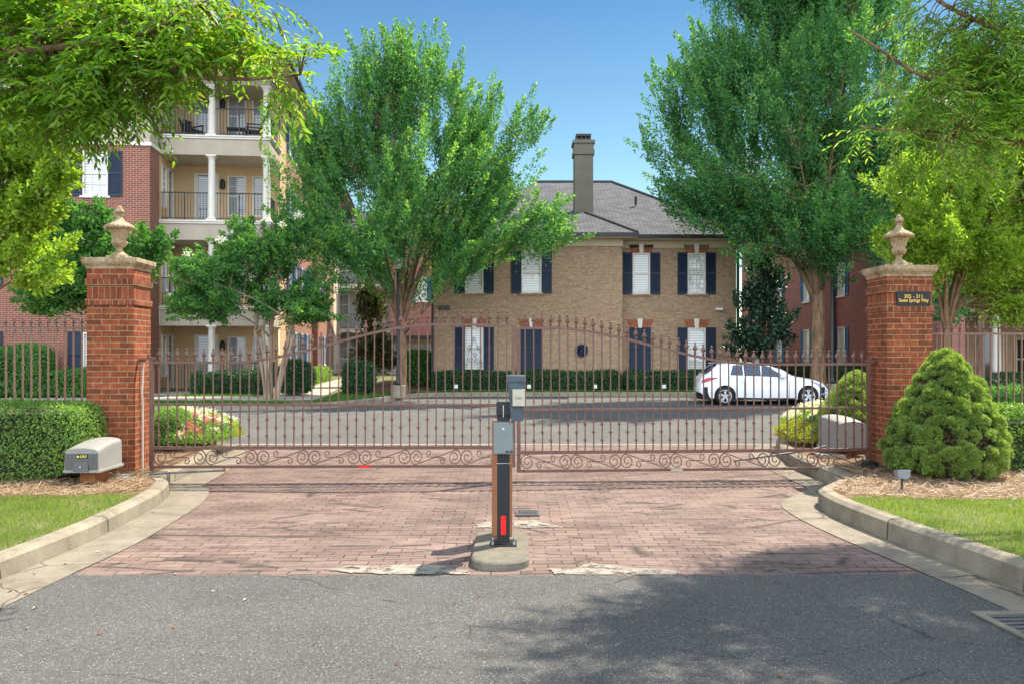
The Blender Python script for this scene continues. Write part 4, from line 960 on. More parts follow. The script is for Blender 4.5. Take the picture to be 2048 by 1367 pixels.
for sx in (-1, 1):
    for sy in (-1, 1): MB().box(sx * .28 - .02, sx * .28 + .02, sy * .21 - .02, sy * .21 + .02, 0, .44).build("leg", CHAIRM, tb)

# ------------------------------------------------------------------ central tan house
CB = thing("tan_house", "two storey tan painted brick house with navy shutters and grey roof", "building", (0, 34, .1), 0)
xa, xb, xc = -2.95, 4.17, 8.62; yb = .6
zt = 5.72; U1 = lambda x: x - xa; U2 = lambda x: x - xb
W1 = [(PX(930, 34), PX(967, 34)), (PX(1043, 34), PX(1083, 34))]; W2 = [(PX(1265, 34.6), PX(1300, 34.6)), (PX(1375, 34.6), PX(1411, 34.6))]
ZU, ZL, HW = PZ(586, 34) - .1, PZ(738, 34) - .1, 1.57
h1 = [(U1(a), U1(b), ZU, ZU + HW) for a, b in W1] + [(U1(W1[0][0]), U1(W1[0][1]), ZL, ZL + HW)]
h2 = [(U2(a), U2(b), ZU, ZU + HW) for a, b in W2] + [(U2(W2[1][0]), U2(W2[1][1]), ZL, ZL + HW)]
m = MB(); facade(m, (xa, 0), X_, xb - xa, -.15, zt, h1); facade(m, (xb, 0), Y_, yb, -.15, zt, []); facade(m, (xb, yb), X_, xc - xb, -.15, zt, h2)
facade(m, (xc, yb), Y_, 11.5, -.15, zt, []); facade(m, (xa, 12), (0, -1), 12, -.15, zt, []); facade(m, (xc, 12.1), (-1, 0), xc - xa, -.15, zt, [])
m.build("wall", B_TAN, CB, fix=False)
def tan_window(o, u0, u1, z, grid=False):
    window(CB, o, X_, u0, u1, z, z + HW, BLINDS, cols=4 if grid else 2, rows=(4, 4) if grid else (1, 1), muntin=grid, sill=B_TAN)
    for a, b in ((u0 - .39, u0 - .005), (u1 + .005, u1 + .39)): shutter(CB, o, X_, a, b, z - .02, z + HW + .02)
    jack_arch(CB, o, X_, (u0 + u1) / 2, z + HW + .02, u1 - u0 + .1)
for a, b in W1: tan_window((xa, 0), U1(a), U1(b), ZU)
tan_window((xa, 0), U1(W1[0][0]), U1(W1[0][1]), ZL)
tan_window((xb, yb), U2(W2[0][0]), U2(W2[0][1]), ZU); tan_window((xb, yb), U2(W2[1][0]), U2(W2[1][1]), ZU, True); tan_window((xb, yb), U2(W2[1][0]), U2(W2[1][1]), ZL)
for o_, u, y_ in (((xa, 0), U1(PX(1063, 34)), 0), ((xb, yb), U2(PX(1280, 34.6)), 0)):     # blind openings with closed shutters
    shutter(CB, o_, X_, u - .41, u - .004, ZL - .02, ZL + HW + .02); shutter(CB, o_, X_, u + .004, u + .41, ZL - .02, ZL + HW + .02); jack_arch(CB, o_, X_, u, ZL + HW + .02, .80)
# curled ironwork before the lower left window
m = MB(); cx, cz = (W1[0][0] + W1[0][1]) / 2, ZL + .5
for dx, dz, r_, s in ((-.14, .30, .13, 1), (.16, .34, .10, -1), (-.10, -.12, .16, -1), (.14, -.20, .13, 1), (0, .62, .09, 1), (.05, .05, .10, 1)): m.sweep(spiral(cx + dx, cz + dz, r_, 1, 1.3, s, .02, 18), .012, .014)
m.sweep([(cx - .3, cz - .4), (cx - .2, cz + .2), (cx, cz + .6), (cx + .2, cz + .2), (cx + .3, cz - .4)], .012, .014)
m.build("window_grille", INK, CB, loc=(0, -.06, 0))
MB().box(xa - .02, xb + .02, -.03, 0, zt - .26, zt).box(xb + .022, xc + .02, yb - .03, yb, zt - .26, zt).build("frieze", FASCIA, CB)
MB().box(xa - .45, xb + .5, -.50, yb + .2, zt + .003, zt + .07).box(xb + .502, xc + .45, yb - .5, yb + .3, zt + .003, zt + .07).build("soffit", FASCIA, CB)
MB().box(xa - .55, xb + .55, -.62, -.48, zt + .04, zt + .18).box(xb + .553, xc + .55, yb - .62, yb - .48, zt + .04, zt + .18).box(xc + .45, xc + .55, yb - .48, 12.6, zt + .04, zt + .18).build("gutter", GUTTER, CB)
ze = zt + .19; A_ = (xa - .5, yb - .55); Bx = xc + .5; yr = 6.2; zr = ze + 3.12
rf = MB()
rf.quad((xa - .5, yb - .55, ze), (Bx, yb - .55, ze), (4.45, yr, zr), (1.1, yr, zr)); rf.quad((Bx, yb - .55, ze), (Bx, 12.6, ze), (4.45, yr, zr)); rf.quad((Bx, 12.6, ze), (xa - .5, 12.6, ze), (1.1, yr, zr), (4.45, yr, zr)); rf.quad((xa - .5, 12.6, ze), (xa - .5, yb - .55, ze), (1.1, yr, zr))
fx = xb + .5; zp = ze + 1.03
rf.quad((xa - .5, -.55, ze), (fx, -.55, ze), (2.85, 1.35, zp), (-1.3, 1.35, zp)); rf.quad((fx, -.55, ze), (fx, yb - .5, ze + .02), (2.85, 2.25, zp)); rf.quad((fx, -.55, ze), (2.85, 2.25, zp), (2.85, 1.35, zp)); rf.quad((-1.3, 1.35, zp), (2.85, 1.35, zp), (2.85, 2.25, zp), (-1.3, 2.25, zp)); rf.quad((xa - .5, -.55, ze), (-1.3, 1.35, zp), (-1.3, 2.25, zp), (xa - .5, yb, ze))
roof = rf.build("roof", SHINGLE, CB, fix=False)
rc = MB(); rc.tube([(1.1, yr, zr + .02), (4.45, yr, zr + .02)], .07, 6); rc.tube([(4.45, yr, zr + .02), (Bx, yb - .55, ze + .02)], .06, 6); rc.tube([(2.85, 1.35, zp + .02), (fx, -.55, ze + .02)], .05, 6); rc.build("ridge_cap", GUTTER, roof)
MB().tube([(5.1, 3.1, ze + 1.6), (5.1, 3.1, ze + 1.95)], .05, 8).build("vent_pipe", GUTTER, roof)
cx = PX(1166.5, 36.1); c0 = 36.1 - 34; hw = .37
chm = MB().box(cx - hw, cx + hw, c0 - .35, c0 + .5, ze + .7, PZ(312, 36) - .1); chm.box(cx - hw - .05, cx + hw + .05, c0 - .40, c0 + .55, PZ(312, 36) - .097, PZ(302, 36) - .1)
chm.box(cx - hw - .02, cx + hw + .02, c0 - .37, c0 + .52, PZ(302, 36) - .097, PZ(290, 36) - .1); chm.box(cx - hw - .07, cx + hw + .07, c0 - .42, c0 + .57, PZ(290, 36) - .097, PZ(283, 36) - .1)
chim = chm.build("chimney", plain("chimney_stucco", (0.17, 0.155, 0.12), .9, var=.1, scale=3, bump=.2, dirt=((0.12, .10, .08), 3, .6)), CB, bevel=.01)
m = MB().box(cx - .30, cx + .30, c0 - .25, c0 + .35, PZ(274, 36) - .1, PZ(269.5, 36) - .1)
for sx in (-.26, -.09, .09, .26): m.box(cx + sx - .03, cx + sx + .03, c0 - .2, c0 - .12, PZ(283, 36) - .097, PZ(274, 36) - .103)
m.box(cx - .22, cx + .22, c0 - .1, c0 + .3, PZ(283, 36) - .097, PZ(274, 36) - .103); m.build("chimney_cap", GUTTER, chim)
MB().box(xa - .09, xa - .005, -.09, -.01, -.1, zt).build("downspout", GUTTER, CB); MB().box(xc + .01, xc + .1, yb - .09, yb - .01, -.1, zt).build("downspout", GUTTER, CB)
for i in (0, 1): MB().box(PX(883 + i * 12, 34) - .09, PX(883 + i * 12, 34) + .09, -.07, -.003, PZ(620, 34) - .1, PZ(611, 34) - .1).build("wall_vent", KSLATE, CB, bevel=.01)
MB().box(PX(1430, 34.6), PX(1444, 34.6), yb - .16, yb - .003, PZ(621, 34.6) - .1, PZ(616, 34.6) - .1).build("floodlight", WHITE, CB)
wr = thing("wreath", "dark blue wreath hanging on the tan wall between closed shutters", "wreath", (PX(1163, 33.95), 33.93, PZ(700, 33.95)))
gg = np.random.default_rng(5); n = 900; a = gg.uniform(0, 2 * math.pi, n); rr = .14 + gg.normal(0, .03, n)
leaves("foliage", np.column_stack([rr * np.cos(a), gg.uniform(-.05, .05, n), rr * np.sin(a)]), rdir(n, gg), rdir(n, gg), .09, .04, plain("wreath_blue", (.03, .05, .12), .6, var=.4), wr)

# ------------------------------------------------------------------ right brick building, its wall running back
RB = thing("brick_house", "red brick building with blue shutters and a shaded porch behind the right fence", "building", (14.3, 30, .05), 0)
m = MB(); ws = [(3.9, 4.8), (8.6, 9.5), (13.2, 14.1), (17.6, 18.5), (22, 22.9)]; zz = [(.95, 1.65), (3.95, 1.65), (6.95, 1.65)]
# wall facing the court (normal -X): run from back to front
Lw = 26.0; hs = [(Lw - b, Lw - a, z, z + h) for a, b in ws for z, h in zz]
facade(m, (0, Lw), (0, -1), Lw, -.1, 9.6, hs)
facade(m, (0, 0), X_, .8, -.1, 9.6, []); facade(m, (4.4, 0), X_, 12, -.1, 9.6, [(2.2, 3.1, z, z + h) for z, h in zz]); facade(m, (.8, 0), X_, 3.6, 2.75, 3.4, []); facade(m, (.8, 0), X_, 3.6, 5.9, 6.5, []); facade(m, (.8, 0), X_, 3.6, 9.0, 9.6, [])
m.build("wall", B_RED2, RB, fix=False)
MB().box(-.16, 0, 9.9, 12.4, -.1, 9.6).build("pier", B_RED, RB)
for a, b in ws:
    for z, h in zz:
        window(RB, (0, Lw), (0, -1), Lw - b, Lw - a, z, z + h, BLINDS, cols=2, rows=(2, 2)); shutter(RB, (0, Lw), (0, -1), Lw - b - .42, Lw - b - .01, z, z + h, BLUE); shutter(RB, (0, Lw), (0, -1), Lw - a + .01, Lw - a + .42, z, z + h, BLUE)
for z, h in zz: window(RB, (4.4, 0), X_, 2.2, 3.1, z, z + h, BLINDS, cols=2, rows=(2, 2)); shutter(RB, (4.4, 0), X_, 1.78, 2.19, z, z + h, BLUE); shutter(RB, (4.4, 0), X_, 3.11, 3.52, z, z + h, BLUE)
m = MB()
for f0, f1 in ((0, 2.75), (3.4, 5.9), (6.5, 9.0)):
    facade(m, (.8, 1.9), X_, 3.6, f0, f1, [(1.5, 2.35, f0, f0 + 2.2), (2.75, 3.3, f0 + .55, f0 + 2.0)]); facade(m, (.8, 0), Y_, 1.9, f0, f1, []); facade(m, (4.4, 1.9), (0, -1), 1.9, f0, f1, [])
    window(RB, (.8, 1.9), X_, 1.5, 2.35, f0 + .01, f0 + 2.2, DARKGLASS, trim=FASCIA, cols=1, rows=(1, 1), sill=None, door=True); window(RB, (.8, 1.9), X_, 2.75, 3.3, f0 + .55, f0 + 2.0, DARKGLASS, trim=FASCIA, cols=1, rows=(1, 1), muntin=False, sill=None)
    column(RB, 1.95, .2, f0, f1); railing(RB, (.85, .2), (1.8, .2), f0 + .02, mat=BLACK)
    MB().box(.8, 4.4, 0, 1.9, f1 + .002, f1 + .1).build("porch_floor", STUCCO_W, RB)
m.build("porch_wall", plain("tan_stucco", (.34, .24, .145), .9, var=.08, scale=3), RB, fix=False)
MB().tube([(-.12, 9.6, 0), (-.12, 9.6, 9.5)], .06, 8).build("downspout", GUTTER, RB)
MB().box(-.5, 16.8, -.5, 26.5, 9.6, 9.9).build("eave", TRIM, RB)
MB().add([(-.6, -.6, 9.9), (16.9, -.6, 9.9), (16.9, 26.6, 9.9), (-.6, 26.6, 9.9), (8, 8, 13), (8, 18, 13)], [(0, 1, 4), (1, 2, 5, 4), (2, 3, 5), (3, 0, 4, 5)]).build("roof", SHINGLE, RB)

# ------------------------------------------------------------------ houses beyond the gap
FB = thing("far_brick_house", "distant rose brick house with small blue awning windows seen between trees", "building", (-7.6, 56, .1), 0)
m = MB(); hs = [(1.6, 2.3, 4.6, 6.1), (3.9, 4.6, 4.6, 6.1), (3.7, 5.1, 3.05, 3.45)]; facade(m, (0, 0), X_, 6.5, 2.4, 9.6, hs); m.build("wall", B_RED2, FB, fix=False)
for a, b, c, d in hs: window(FB, (0, 0), X_, a, b, c, d, BLINDS, cols=2, rows=(1, 1)); shutter(FB, (0, 0), X_, a - .4, a - .01, c, d, BLUE); shutter(FB, (0, 0), X_, b + .01, b + .4, c, d, BLUE)
m = MB(); facade(m, (0, -.05), X_, 6.5, -.1, 2.4, [(3.4, 4.3, 0, 1.9)]); m.build("lower_wall", brick("pale_block", (.55, .53, .50), (.42, .41, .38), (.22, .21, .2), .45, .25, .02, .2), FB, fix=False)
window(FB, (0, -.05), X_, 3.4, 4.3, .01, 1.9, BLINDSD, cols=1, rows=(1, 1), sill=None, door=True)
MB().box(-.3, 6.8, -.7, -.06, 2.3, 2.45).build("porch_roof", GUTTER, FB); MB().add([(-.5, -.5, 9.6), (7, -.5, 9.6), (7, 8, 9.6), (-.5, 8, 9.6), (3.2, 3.7, 12)], [(0, 1, 4), (1, 2, 4), (2, 3, 4), (3, 0, 4)]).build("roof", SHINGLE, FB)
GB = thing("far_grey_house", "distant grey sided house with white balconies beyond the long apartment wall", "building", (-15.5, 62, .1), 0)
m = MB(); hs = [(x, x + .9, z, z + 1.4) for x in (3.4, 5.0, 6.6) for z in (1.0, 4.0, 7.0)]; facade(m, (0, 0), X_, 8.2, -.1, 9.5, hs); facade(m, (8.2, 0), Y_, 9, -.1, 9.5, []); m.build("wall", IVORY, GB, fix=False)
for a, b, c, d in hs: window(GB, (0, 0), X_, a, b, c, d, BLINDSD, cols=2, rows=(1, 1))
for z in (3.0, 6.0): MB().box(2.8, 8.0, -1.2, -.003, z - .25, z).build("balcony_ledge", TRIM, GB); railing(GB, (2.8, -1.15), (8.0, -1.15), z + .003)
MB().add([(-.5, -.5, 9.5), (8.7, -.5, 9.5), (8.7, 9, 9.5), (-.5, 9, 9.5), (4, 4, 12)], [(0, 1, 4), (1, 2, 4), (2, 3, 4), (3, 0, 4)]).build("roof", SHINGLE, GB)

# ------------------------------------------------------------------ street lamps
def lamp(label, X, Y, H):
    t = thing("street_lamp", label, "street lamp", (X, Y, zv(Y)), 0, "street lamps round the court")
    MB().prism([(.26 * math.cos(a), .26 * math.sin(a)) for a in [i * math.pi / 4 + .39 for i in range(8)]], -.1, .34).build("concrete_base", CONC, t, bevel=.02)
    MB().lathe([(.12, .34), (.12, .46), (.07, .52), (.055, .6), (.05, H)], 12).build("pole", GUTTER, t, True)
    h = MB().lathe([(.05, H), (.12, H + .03), (.10, H + .06)], 8).lathe([(.20, H + .44), (.22, H + .46), (.06, H + .62), (.02, H + .7)], 8).build("lantern", GUTTER, t)
    MB().lathe([(.10, H + .06), (.18, H + .44)], 8).build("shade", TRIM, h); return t
lamp("dark street lamp pole in front of the left elm's trunk", PX(796, 30.6), 30.6, 4.2)
lamp("dark street lamp pole beside the right elm's trunk", PX(1664, 31.4), 31.4, 5.6)
for i, (x, y, lab) in enumerate(((912, 779, "small white uplight at the hedge, leftmost along the tan house"), (1058, 779, "small white uplight at the hedge, second from the left along the tan house"),
        (1190, 779, "small white uplight at the hedge, midway along the tan house"), (1328, 779, "small white uplight at the hedge, nearest the parked car"))):
    t = thing("uplight", lab, "spotlight", (PX(x, 32.6), 32.6, zv(32.6)), 0, "uplights along the house hedge"); MB().box(-.07, .07, -.05, .05, .1, .24).build("lamp_head", WHITE, t, bevel=.01); MB().tube([(0, 0, 0), (0, 0, .1)], .015, 6).build("stake", KBLACK, t)

# ------------------------------------------------------------------ white hatchback
def build_car():
    t = thing("parked_car", "white five door hatchback parked at the kerb behind the gate", "car", (PX(1519, 29.5), 29.5, zf(29.0) + .004), R(-1.5))
    LEN = 4.35
    import bisect
    def itp(x, tab):
        xs = [a for a, b in tab]; i = max(1, min(len(tab) - 1, bisect.bisect(xs, x))); (x0, y0), (x1, y1) = tab[i - 1], tab[i]; k = (x - x0) / (x1 - x0); k = max(0, min(1, k)); k = k * k * (3 - 2 * k) * .5 + k * .5; return y0 + (y1 - y0) * k
    top = [(0, .88), (.06, .97), (.22, 1.12), (.55, 1.385), (.62, 1.42), (1.1, 1.46), (1.7, 1.47), (2.2, 1.43), (2.7, 1.28), (3.15, 1.03), (3.3, .985), (3.8, .90), (4.15, .80), (4.30, .66), (4.35, .55)]
    shl = [(0, .84), (.3, .97), (.8, .98), (1.6, .955), (2.6, .93), (3.15, .905), (3.6, .85), (4.1, .72), (4.35, .50)]
    bot = [(0, .42), (.10, .32), (.3, .24), (2, .20), (3.9, .20), (4.2, .22), (4.35, .30)]
    wx_ = (.80, 3.62); RA = .365; zc = .315
    def zb(x):
        z = itp(x, bot)
        for c in wx_:
            if abs(x - c) < RA: z = max(z, zc + math.sqrt(RA * RA - (x - c) ** 2))
        return z
    def hw(x): e = abs((x - 2.15) / 2.22); return .89 * (1 - .22 * e ** 5 - .02 * e * e)
    def pt(x, s):
        """s 0..1 sill to shoulder, 1..2 shoulder to roof edge, 2..3 roof edge to centre"""
        w_ = hw(x); zs, zt_ = itp(x, shl), itp(x, top); zt_ = max(zt_, zs + .03); b_ = min(zb(x), zs - .03)
        if s <= 1: z = b_ + (zs - b_) * s; k = (z - .2) / (zs - .2); return (x, -w_ * (.955 + .045 * math.sin(min(1, k * 1.15) * math.pi) ** .6), z)
        edge = zt_ - min(.07, (zt_ - zs) * .5)
        if s <= 2: q_ = s - 1; z = zs + (edge - zs) * q_; return (x, -(w_ * .955 - (z - zs) * .42 - .02 * q_), z)
        q_ = s - 2; we = w_ * .955 - (edge - zs) * .42 - .02; a = q_ * math.pi / 2; return (x, -we * (1 - q_) if q_ > .999 else -we * math.cos(a) ** .8, edge + (zt_ - edge) * math.sin(a) ** .8)
    xs = sorted(set([i * LEN / 96 for i in range(97)] + [c + RA * math.cos(k * math.pi / 14) for c in wx_ for k in range(15)]))
    ss = [0, .12, .3, .5, .7, .85, 1, 1.03, 1.5, 2, 2.2, 2.45, 2.7, 3]
    m = MB(); vs = [pt(x, s) for x in xs for s in ss]; vs2 = [(x, -y, z) for x, y, z in vs]; k = len(ss)
    fs = [(i * k + j, i * k + j + 1, (i + 1) * k + j + 1, (i + 1) * k + j) for i in range(len(xs) - 1) for j in range(k - 1)]
    m.add(vs, fs).add(vs2, [f[::-1] for f in fs])
    n0 = 0; e = len(xs) - 1
    m.add([pt(xs[0], s) for s in ss] + [(p[0], -p[1], p[2]) for p in [pt(xs[0], s) for s in ss[::-1]]], [tuple(range(2 * k))])
    m.add([pt(xs[e], s) for s in ss] + [(p[0], -p[1], p[2]) for p in [pt(xs[e], s) for s in ss[::-1]]], [tuple(range(2 * k))[::-1]])
    me = m.mesh("body", False); bm = bmesh.new(); bm.from_mesh(me); bmesh.ops.remove_doubles(bm, verts=bm.verts, dist=.002); bmesh.ops.recalc_face_normals(bm, faces=bm.faces); bm.to_mesh(me); bm.free(); me.shade_smooth()
    body = link("body", me, CARPAINT, t, (-LEN / 2, 0, 0))
    MB().box(.1, 4.2, -.78, .78, .19, .62).build("underbody", RUBBER, t, loc=(-LEN / 2, 0, 0))
    def patch_(nm, mat, x0, x1, s0, s1, off, nx=16, ny=5, side=-1, parent=t, fn=None):
        mm = MB(); vs = []
        for i in range(nx + 1):
            for j in range(ny + 1):
                a, b = i / nx, j / ny; s = s0 + (s1 - s0) * b
                xa_, xb_ = (x0(b) if callable(x0) else x0), (x1(b) if callable(x1) else x1); x = xa_ + (xb_ - xa_) * a
                p = pt(x, s); vs.append((p[0], (p[1] - off) * (1 if side < 0 else -1), p[2] + off * .3))
        return mm.add(vs, [(i * (ny + 1) + j, i * (ny + 1) + j + 1, (i + 1) * (ny + 1) + j + 1, (i + 1) * (ny + 1) + j) for i in range(nx) for j in range(ny)]).build(nm, mat, parent, True, (-LEN / 2, 0, 0))
    for sd in (-1, 1):
        patch_("side_window", CARGLASS, lambda b: .98 + .12 * b, lambda b: 1.42, 1.12, 1.93, .008, 8, 5, sd)
        patch_("side_window", CARGLASS, lambda b: 1.46, lambda b: 2.02, 1.10, 1.94, .008, 8, 5, sd)
        patch_("side_window", CARGLASS, lambda b: 2.09, lambda b: 2.95 - .62 * b ** 1.2, 1.10, 1.94, .008, 10, 5, sd)
        for sx_ in (1.44, 2.055, 2.96): patch_("door_seam", GUTTER, sx_, sx_ + .014, .04, .98, .003, 1, 10, sd)
        patch_("sill_trim", GUTTER, 1.22, 3.2, .0, .07, .004, 12, 1, sd)
        for hx in (1.28, 2.18): MB().box(0, .20, -.022, .0, 0, .028).build("door_handle", CARPAINT, t, loc=(hx - LEN / 2, (-.898) if sd < 0 else .92, .81), bevel=.006)
        patch_("tail_light", TAIL, .045, .52, lambda: 0 or .80, .97, .010, 8, 3, sd) if False else None
        mt = MB(); v_ = []
        for x in (.03, .12, .25, .40, .55):
            for z in (0, 1): p = pt(x, .80 + .2 * z if x < .3 else .86 + .12 * z * (1 - (x - .3) * 2)); v_.append((p[0], (p[1] - .012) * (1 if sd < 0 else -1), p[2]))
        mt.add(v_, [(2 * i, 2 * i + 1, 2 * i + 3, 2 * i + 2) for i in range(4)]).build("tail_light", TAIL, t, False, (-LEN / 2, 0, 0))
        mt = MB(); v_ = []
        for x, a_, b_ in ((3.72, .93, .97), (3.9, .80, .98), (4.1, .66, .96), (4.25, .62, .92), (4.32, .66, .86)):
            for s in (a_, b_): p = pt(x, s); v_.append((p[0], (p[1] - .012) * (1 if sd < 0 else -1), p[2]))
        mt.add(v_, [(2 * i, 2 * i + 1, 2 * i + 3, 2 * i + 2) for i in range(4)]).build("headlight", HEADL, t, False, (-LEN / 2, 0, 0))
        mt = MB(); v_ = []
        for x, a_, b_ in ((3.66, .945, .985), (3.84, .86, 1.0)):
            for s in (a_, b_): p = pt(x, s); v_.append((p[0], (p[1] - .018) * (1 if sd < 0 else -1), p[2]))
        mt.add(v_, [(0, 1, 3, 2)]).build("turn_signal", AMBER, t, False, (-LEN / 2, 0, 0))
        mr = MB().box(-.09, .10, -.11, .11, -.06, .07).build("wing_mirror", CARPAINT, t, loc=(2.72 - LEN / 2, sd * .98, 1.0), bevel=.03)
        MB().box(0, .22, -.012, .012, 0, .05).build("fog_light", HEADL, t, loc=(4.06 - LEN / 2, sd * (abs(pt(4.12, .3)[1]) + .004), .36))
        for c in wx_:
            wh = thing("wheel", None, None, (c - LEN / 2, sd * .79, .315)); wh.parent = t; del wh  # placeholder removed below
    for o in [o for o in C.objects if o.type == 'EMPTY' and o.parent == t and o.name.startswith("wheel")]: bpy.data.objects.remove(o)
    def wheel_mesh():
        ty = MB(); prof = [(.205, -.10), (.29, -.105), (.312, -.08), (.315, 0), (.312, .08), (.29, .105), (.205, .10)]; n = 36; vs = []
        for r_, y in prof:
            for k_ in range(n): a = 2 * math.pi * k_ / n; vs.append((r_ * math.cos(a), y, r_ * math.sin(a)))
        fs = [(i * n + k_, i * n + (k_ + 1) % n, (i + 1) * n + (k_ + 1) % n, (i + 1) * n + k_) for i in range(len(prof) - 1) for k_ in range(n)]; ty.add(vs, fs)
        rm = MB()
        vs = []
        for r_, y in ((.215, -.10), (.22, -.108), (.205, -.108), (.195, -.06)):
            for k_ in range(n): a = 2 * math.pi * k_ / n; vs.append((r_ * math.cos(a), y, r_ * math.sin(a)))
        rm.add(vs, [(i * n + k_, i * n + (k_ + 1) % n, (i + 1) * n + (k_ + 1) % n, (i + 1) * n + k_) for i in range(3) for k_ in range(n)])
        for i in range(5):
            for da in (-.17, .17):
                a = 2 * math.pi * i / 5 + math.pi / 2; c, s = math.cos(a), math.sin(a); c2, s2 = math.cos(a + da), math.sin(a + da)
                P = lambda r_, t_, cc, ss_, y: (r_ * cc - t_ * ss_, y, r_ * ss_ + t_ * cc)
                rm.add([P(.03, -.022, c, s, -.098), P(.03, .022, c, s, -.098), P(.20, .016, c2, s2, -.100), P(.20, -.016, c2, s2, -.100), P(.03, -.022, c, s, -.07), P(.03, .022, c, s, -.07), P(.20, .016, c2, s2, -.07), P(.20, -.016, c2, s2, -.07)],
                       [(0, 1, 2, 3), (0, 4, 5, 1), (1, 5, 6, 2), (2, 6, 7, 3), (3, 7, 4, 0)])
        rm.tube([(0, -.103, 0), (0, -.05, 0)], .045, 16)
        hb = MB().tube([(0, -.05, 0), (0, .05, 0)], .20, 24)
        return ty.mesh("tyre", True), rm.mesh("rim"), hb.mesh("hub")
    ty, rm, hb = wheel_mesh(); ty.materials.append(RUBBER); rm.materials.append(ALLOY); hb.materials.append(RUBBER)
    for c in wx_:
        for sd in (-1, 1):
            o = link("wheel", ty, None, t, (c - LEN / 2, sd * .775, .315), 0 if sd < 0 else math.pi); link("rim", rm, None, o); link("hub", hb, None, o)
    # rear and front glass
    for nm, x0, x1 in (("rear_window", .17, .56), ("windscreen", 2.42, 3.12)):
        mm = MB(); vs = []
        for i in range(9):
            x = x0 + (x1 - x0) * i / 8; row = [pt(x, s) for s in (2.0, 2.2, 2.45, 2.7, 3)]; row = row + [(p[0], -p[1], p[2]) for p in row[::-1][1:]]
            vs += [(p[0] + (-.004 if nm[0] == 'r' else .004), p[1] * .97, p[2] + .008) for p in row]
        mm.add(vs, [(i * 9 + j, i * 9 + j + 1, (i + 1) * 9 + j + 1, (i + 1) * 9 + j) for i in range(8) for j in range(8)]).build(nm, CARGLASS, t, True, (-LEN / 2, 0, 0))
    MB().add([(.50, -.5, 1.435), (.50, .5, 1.435), (.72, .5, 1.455), (.72, -.5, 1.455), (.46, -.48, 1.41), (.46, .48, 1.41)], [(0, 1, 2, 3), (0, 4, 5, 1)]).build("spoiler", CARPAINT, t, loc=(-LEN / 2, 0, 0))
    MB().box(.02, .05, -.5, .5, .45, .58).build("number_plate", WHITE, t, loc=(-LEN / 2 - .04, 0, 0))
    t.scale = (.935, .935, .935)
build_car()

# ------------------------------------------------------------------ vegetation
def hedge(name, label, cat, x0, x1, y0, y1, z0, z1, mat, L, n, seed, rz=0.0, group=None, power=7, lump=.042):
    """clipped hedge: twiggy core inside a skin of small leaves following a rounded block"""
    g = np.random.default_rng(seed); hx, hy, hz = (x1 - x0) / 2, (y1 - y0) / 2, (z1 - z0) / 2
    t = thing(name, label, cat, ((x0 + x1) / 2, (y0 + y1) / 2, z0), rz, group)
    A = np.array([hy * hz, hy * hz, hx * hz, hx * hz, hx * hy]); k = g.choice(5, n, p=A / A.sum()); u, v = g.uniform(-1, 1, n), g.uniform(-1, 1, n)
    P = np.zeros((n, 3)); s = np.where(k % 2 == 0, 1, -1)
    P[:, 0] = np.where(k < 2, s, u); P[:, 1] = np.where(k < 2, u, np.where(k < 4, s, v)); P[:, 2] = np.where(k < 4, v, 1)
    nrm = (np.abs(P) ** power).sum(1) ** (1 / power)
    # rounding happens at the edges in metres, not in proportion to a long side
    r = min(hx, hy, hz) * (1.0 if power < 4 else .6); H = np.array([hx, hy, hz]); Q = P * H; inner = np.sign(Q) * np.maximum(np.abs(Q) - (H - r), 0); base = Q - inner
    m = (np.abs(inner / r) ** 2.6).sum(1) ** (1 / 2.6); inner = inner / np.maximum(m, 1)[:, None]; Q = base + inner
    N = unit(inner + 1e-6 * P); lum = lump * (np.sin(Q[:, 0] * 5.1 + seed) * np.sin(Q[:, 2] * 6.3 + 1) + np.sin(Q[:, 0] * 2.3 + Q[:, 1] * 4))
    Q = Q + N * (lum + g.normal(0, L * .45, n) - L * .2)[:, None]; Q[:, 2] += hz
    D = unit(N * .6 + rdir(n, g)); leaves("foliage", Q, D, unit(N + rdir(n, g) * .7), g.uniform(.7, 1.3, n) * L, L * .5, mat, t)
    e = L * 1.6 + lump
    c = MB(); a, b, d = hx - e, hy - e, hz * 2 - e; q = min(r * .5, a * .4, b * .4)
    ring = [(-a + q, -b), (a - q, -b), (a, -b + q), (a, b - q), (a - q, b), (-a + q, b), (-a, b - q), (-a, -b + q)]
    c.prism(ring, .06 if z1 - z0 > .5 else .0, d - q * .6); c.build("twigs", CORE, t)
    return t
hedge("hedge", "clipped sunlit hedge in front of the left brick pillar and fence", "hedge", -9.5, -4.84, 10.0, 10.72, LT, 1.02, L_HEDGE, .034, 42000, 21, 0, "clipped hedges by the gate")
hedge("hedge", "clipped hedge behind the cone shaped evergreen at the right fence", "hedge", 5.55, 10.5, 10.6, 11.25, RT, .90, L_HEDGE, .036, 30000, 22, 0, "clipped hedges by the gate")
hedge("hedge", "tall dark loose hedge against the brick wall behind the left fence", "hedge", -17.4, -15.2, 29.0, 30.2, .1, 1.72, L_MID, .10, 9000, 23, 0, lump=.06)
hedge("hedge", "low dark hedge under the navy shutter behind the left fence", "hedge", -15.3, -13.2, 29.2, 30.2, .1, .95, L_MID, .09, 6000, 24, 0, lump=.05)
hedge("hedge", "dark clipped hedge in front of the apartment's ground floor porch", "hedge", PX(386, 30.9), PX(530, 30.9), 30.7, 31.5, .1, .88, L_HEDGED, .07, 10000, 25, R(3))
hedge("hedge", "long dark clipped hedge along the projecting part of the tan house", "hedge", PX(866, 33.2), PX(1238, 33.2), 33.0, 33.7, .14, .84, L_HEDGED, .075, 16000, 26, 0, "hedges along the tan house")
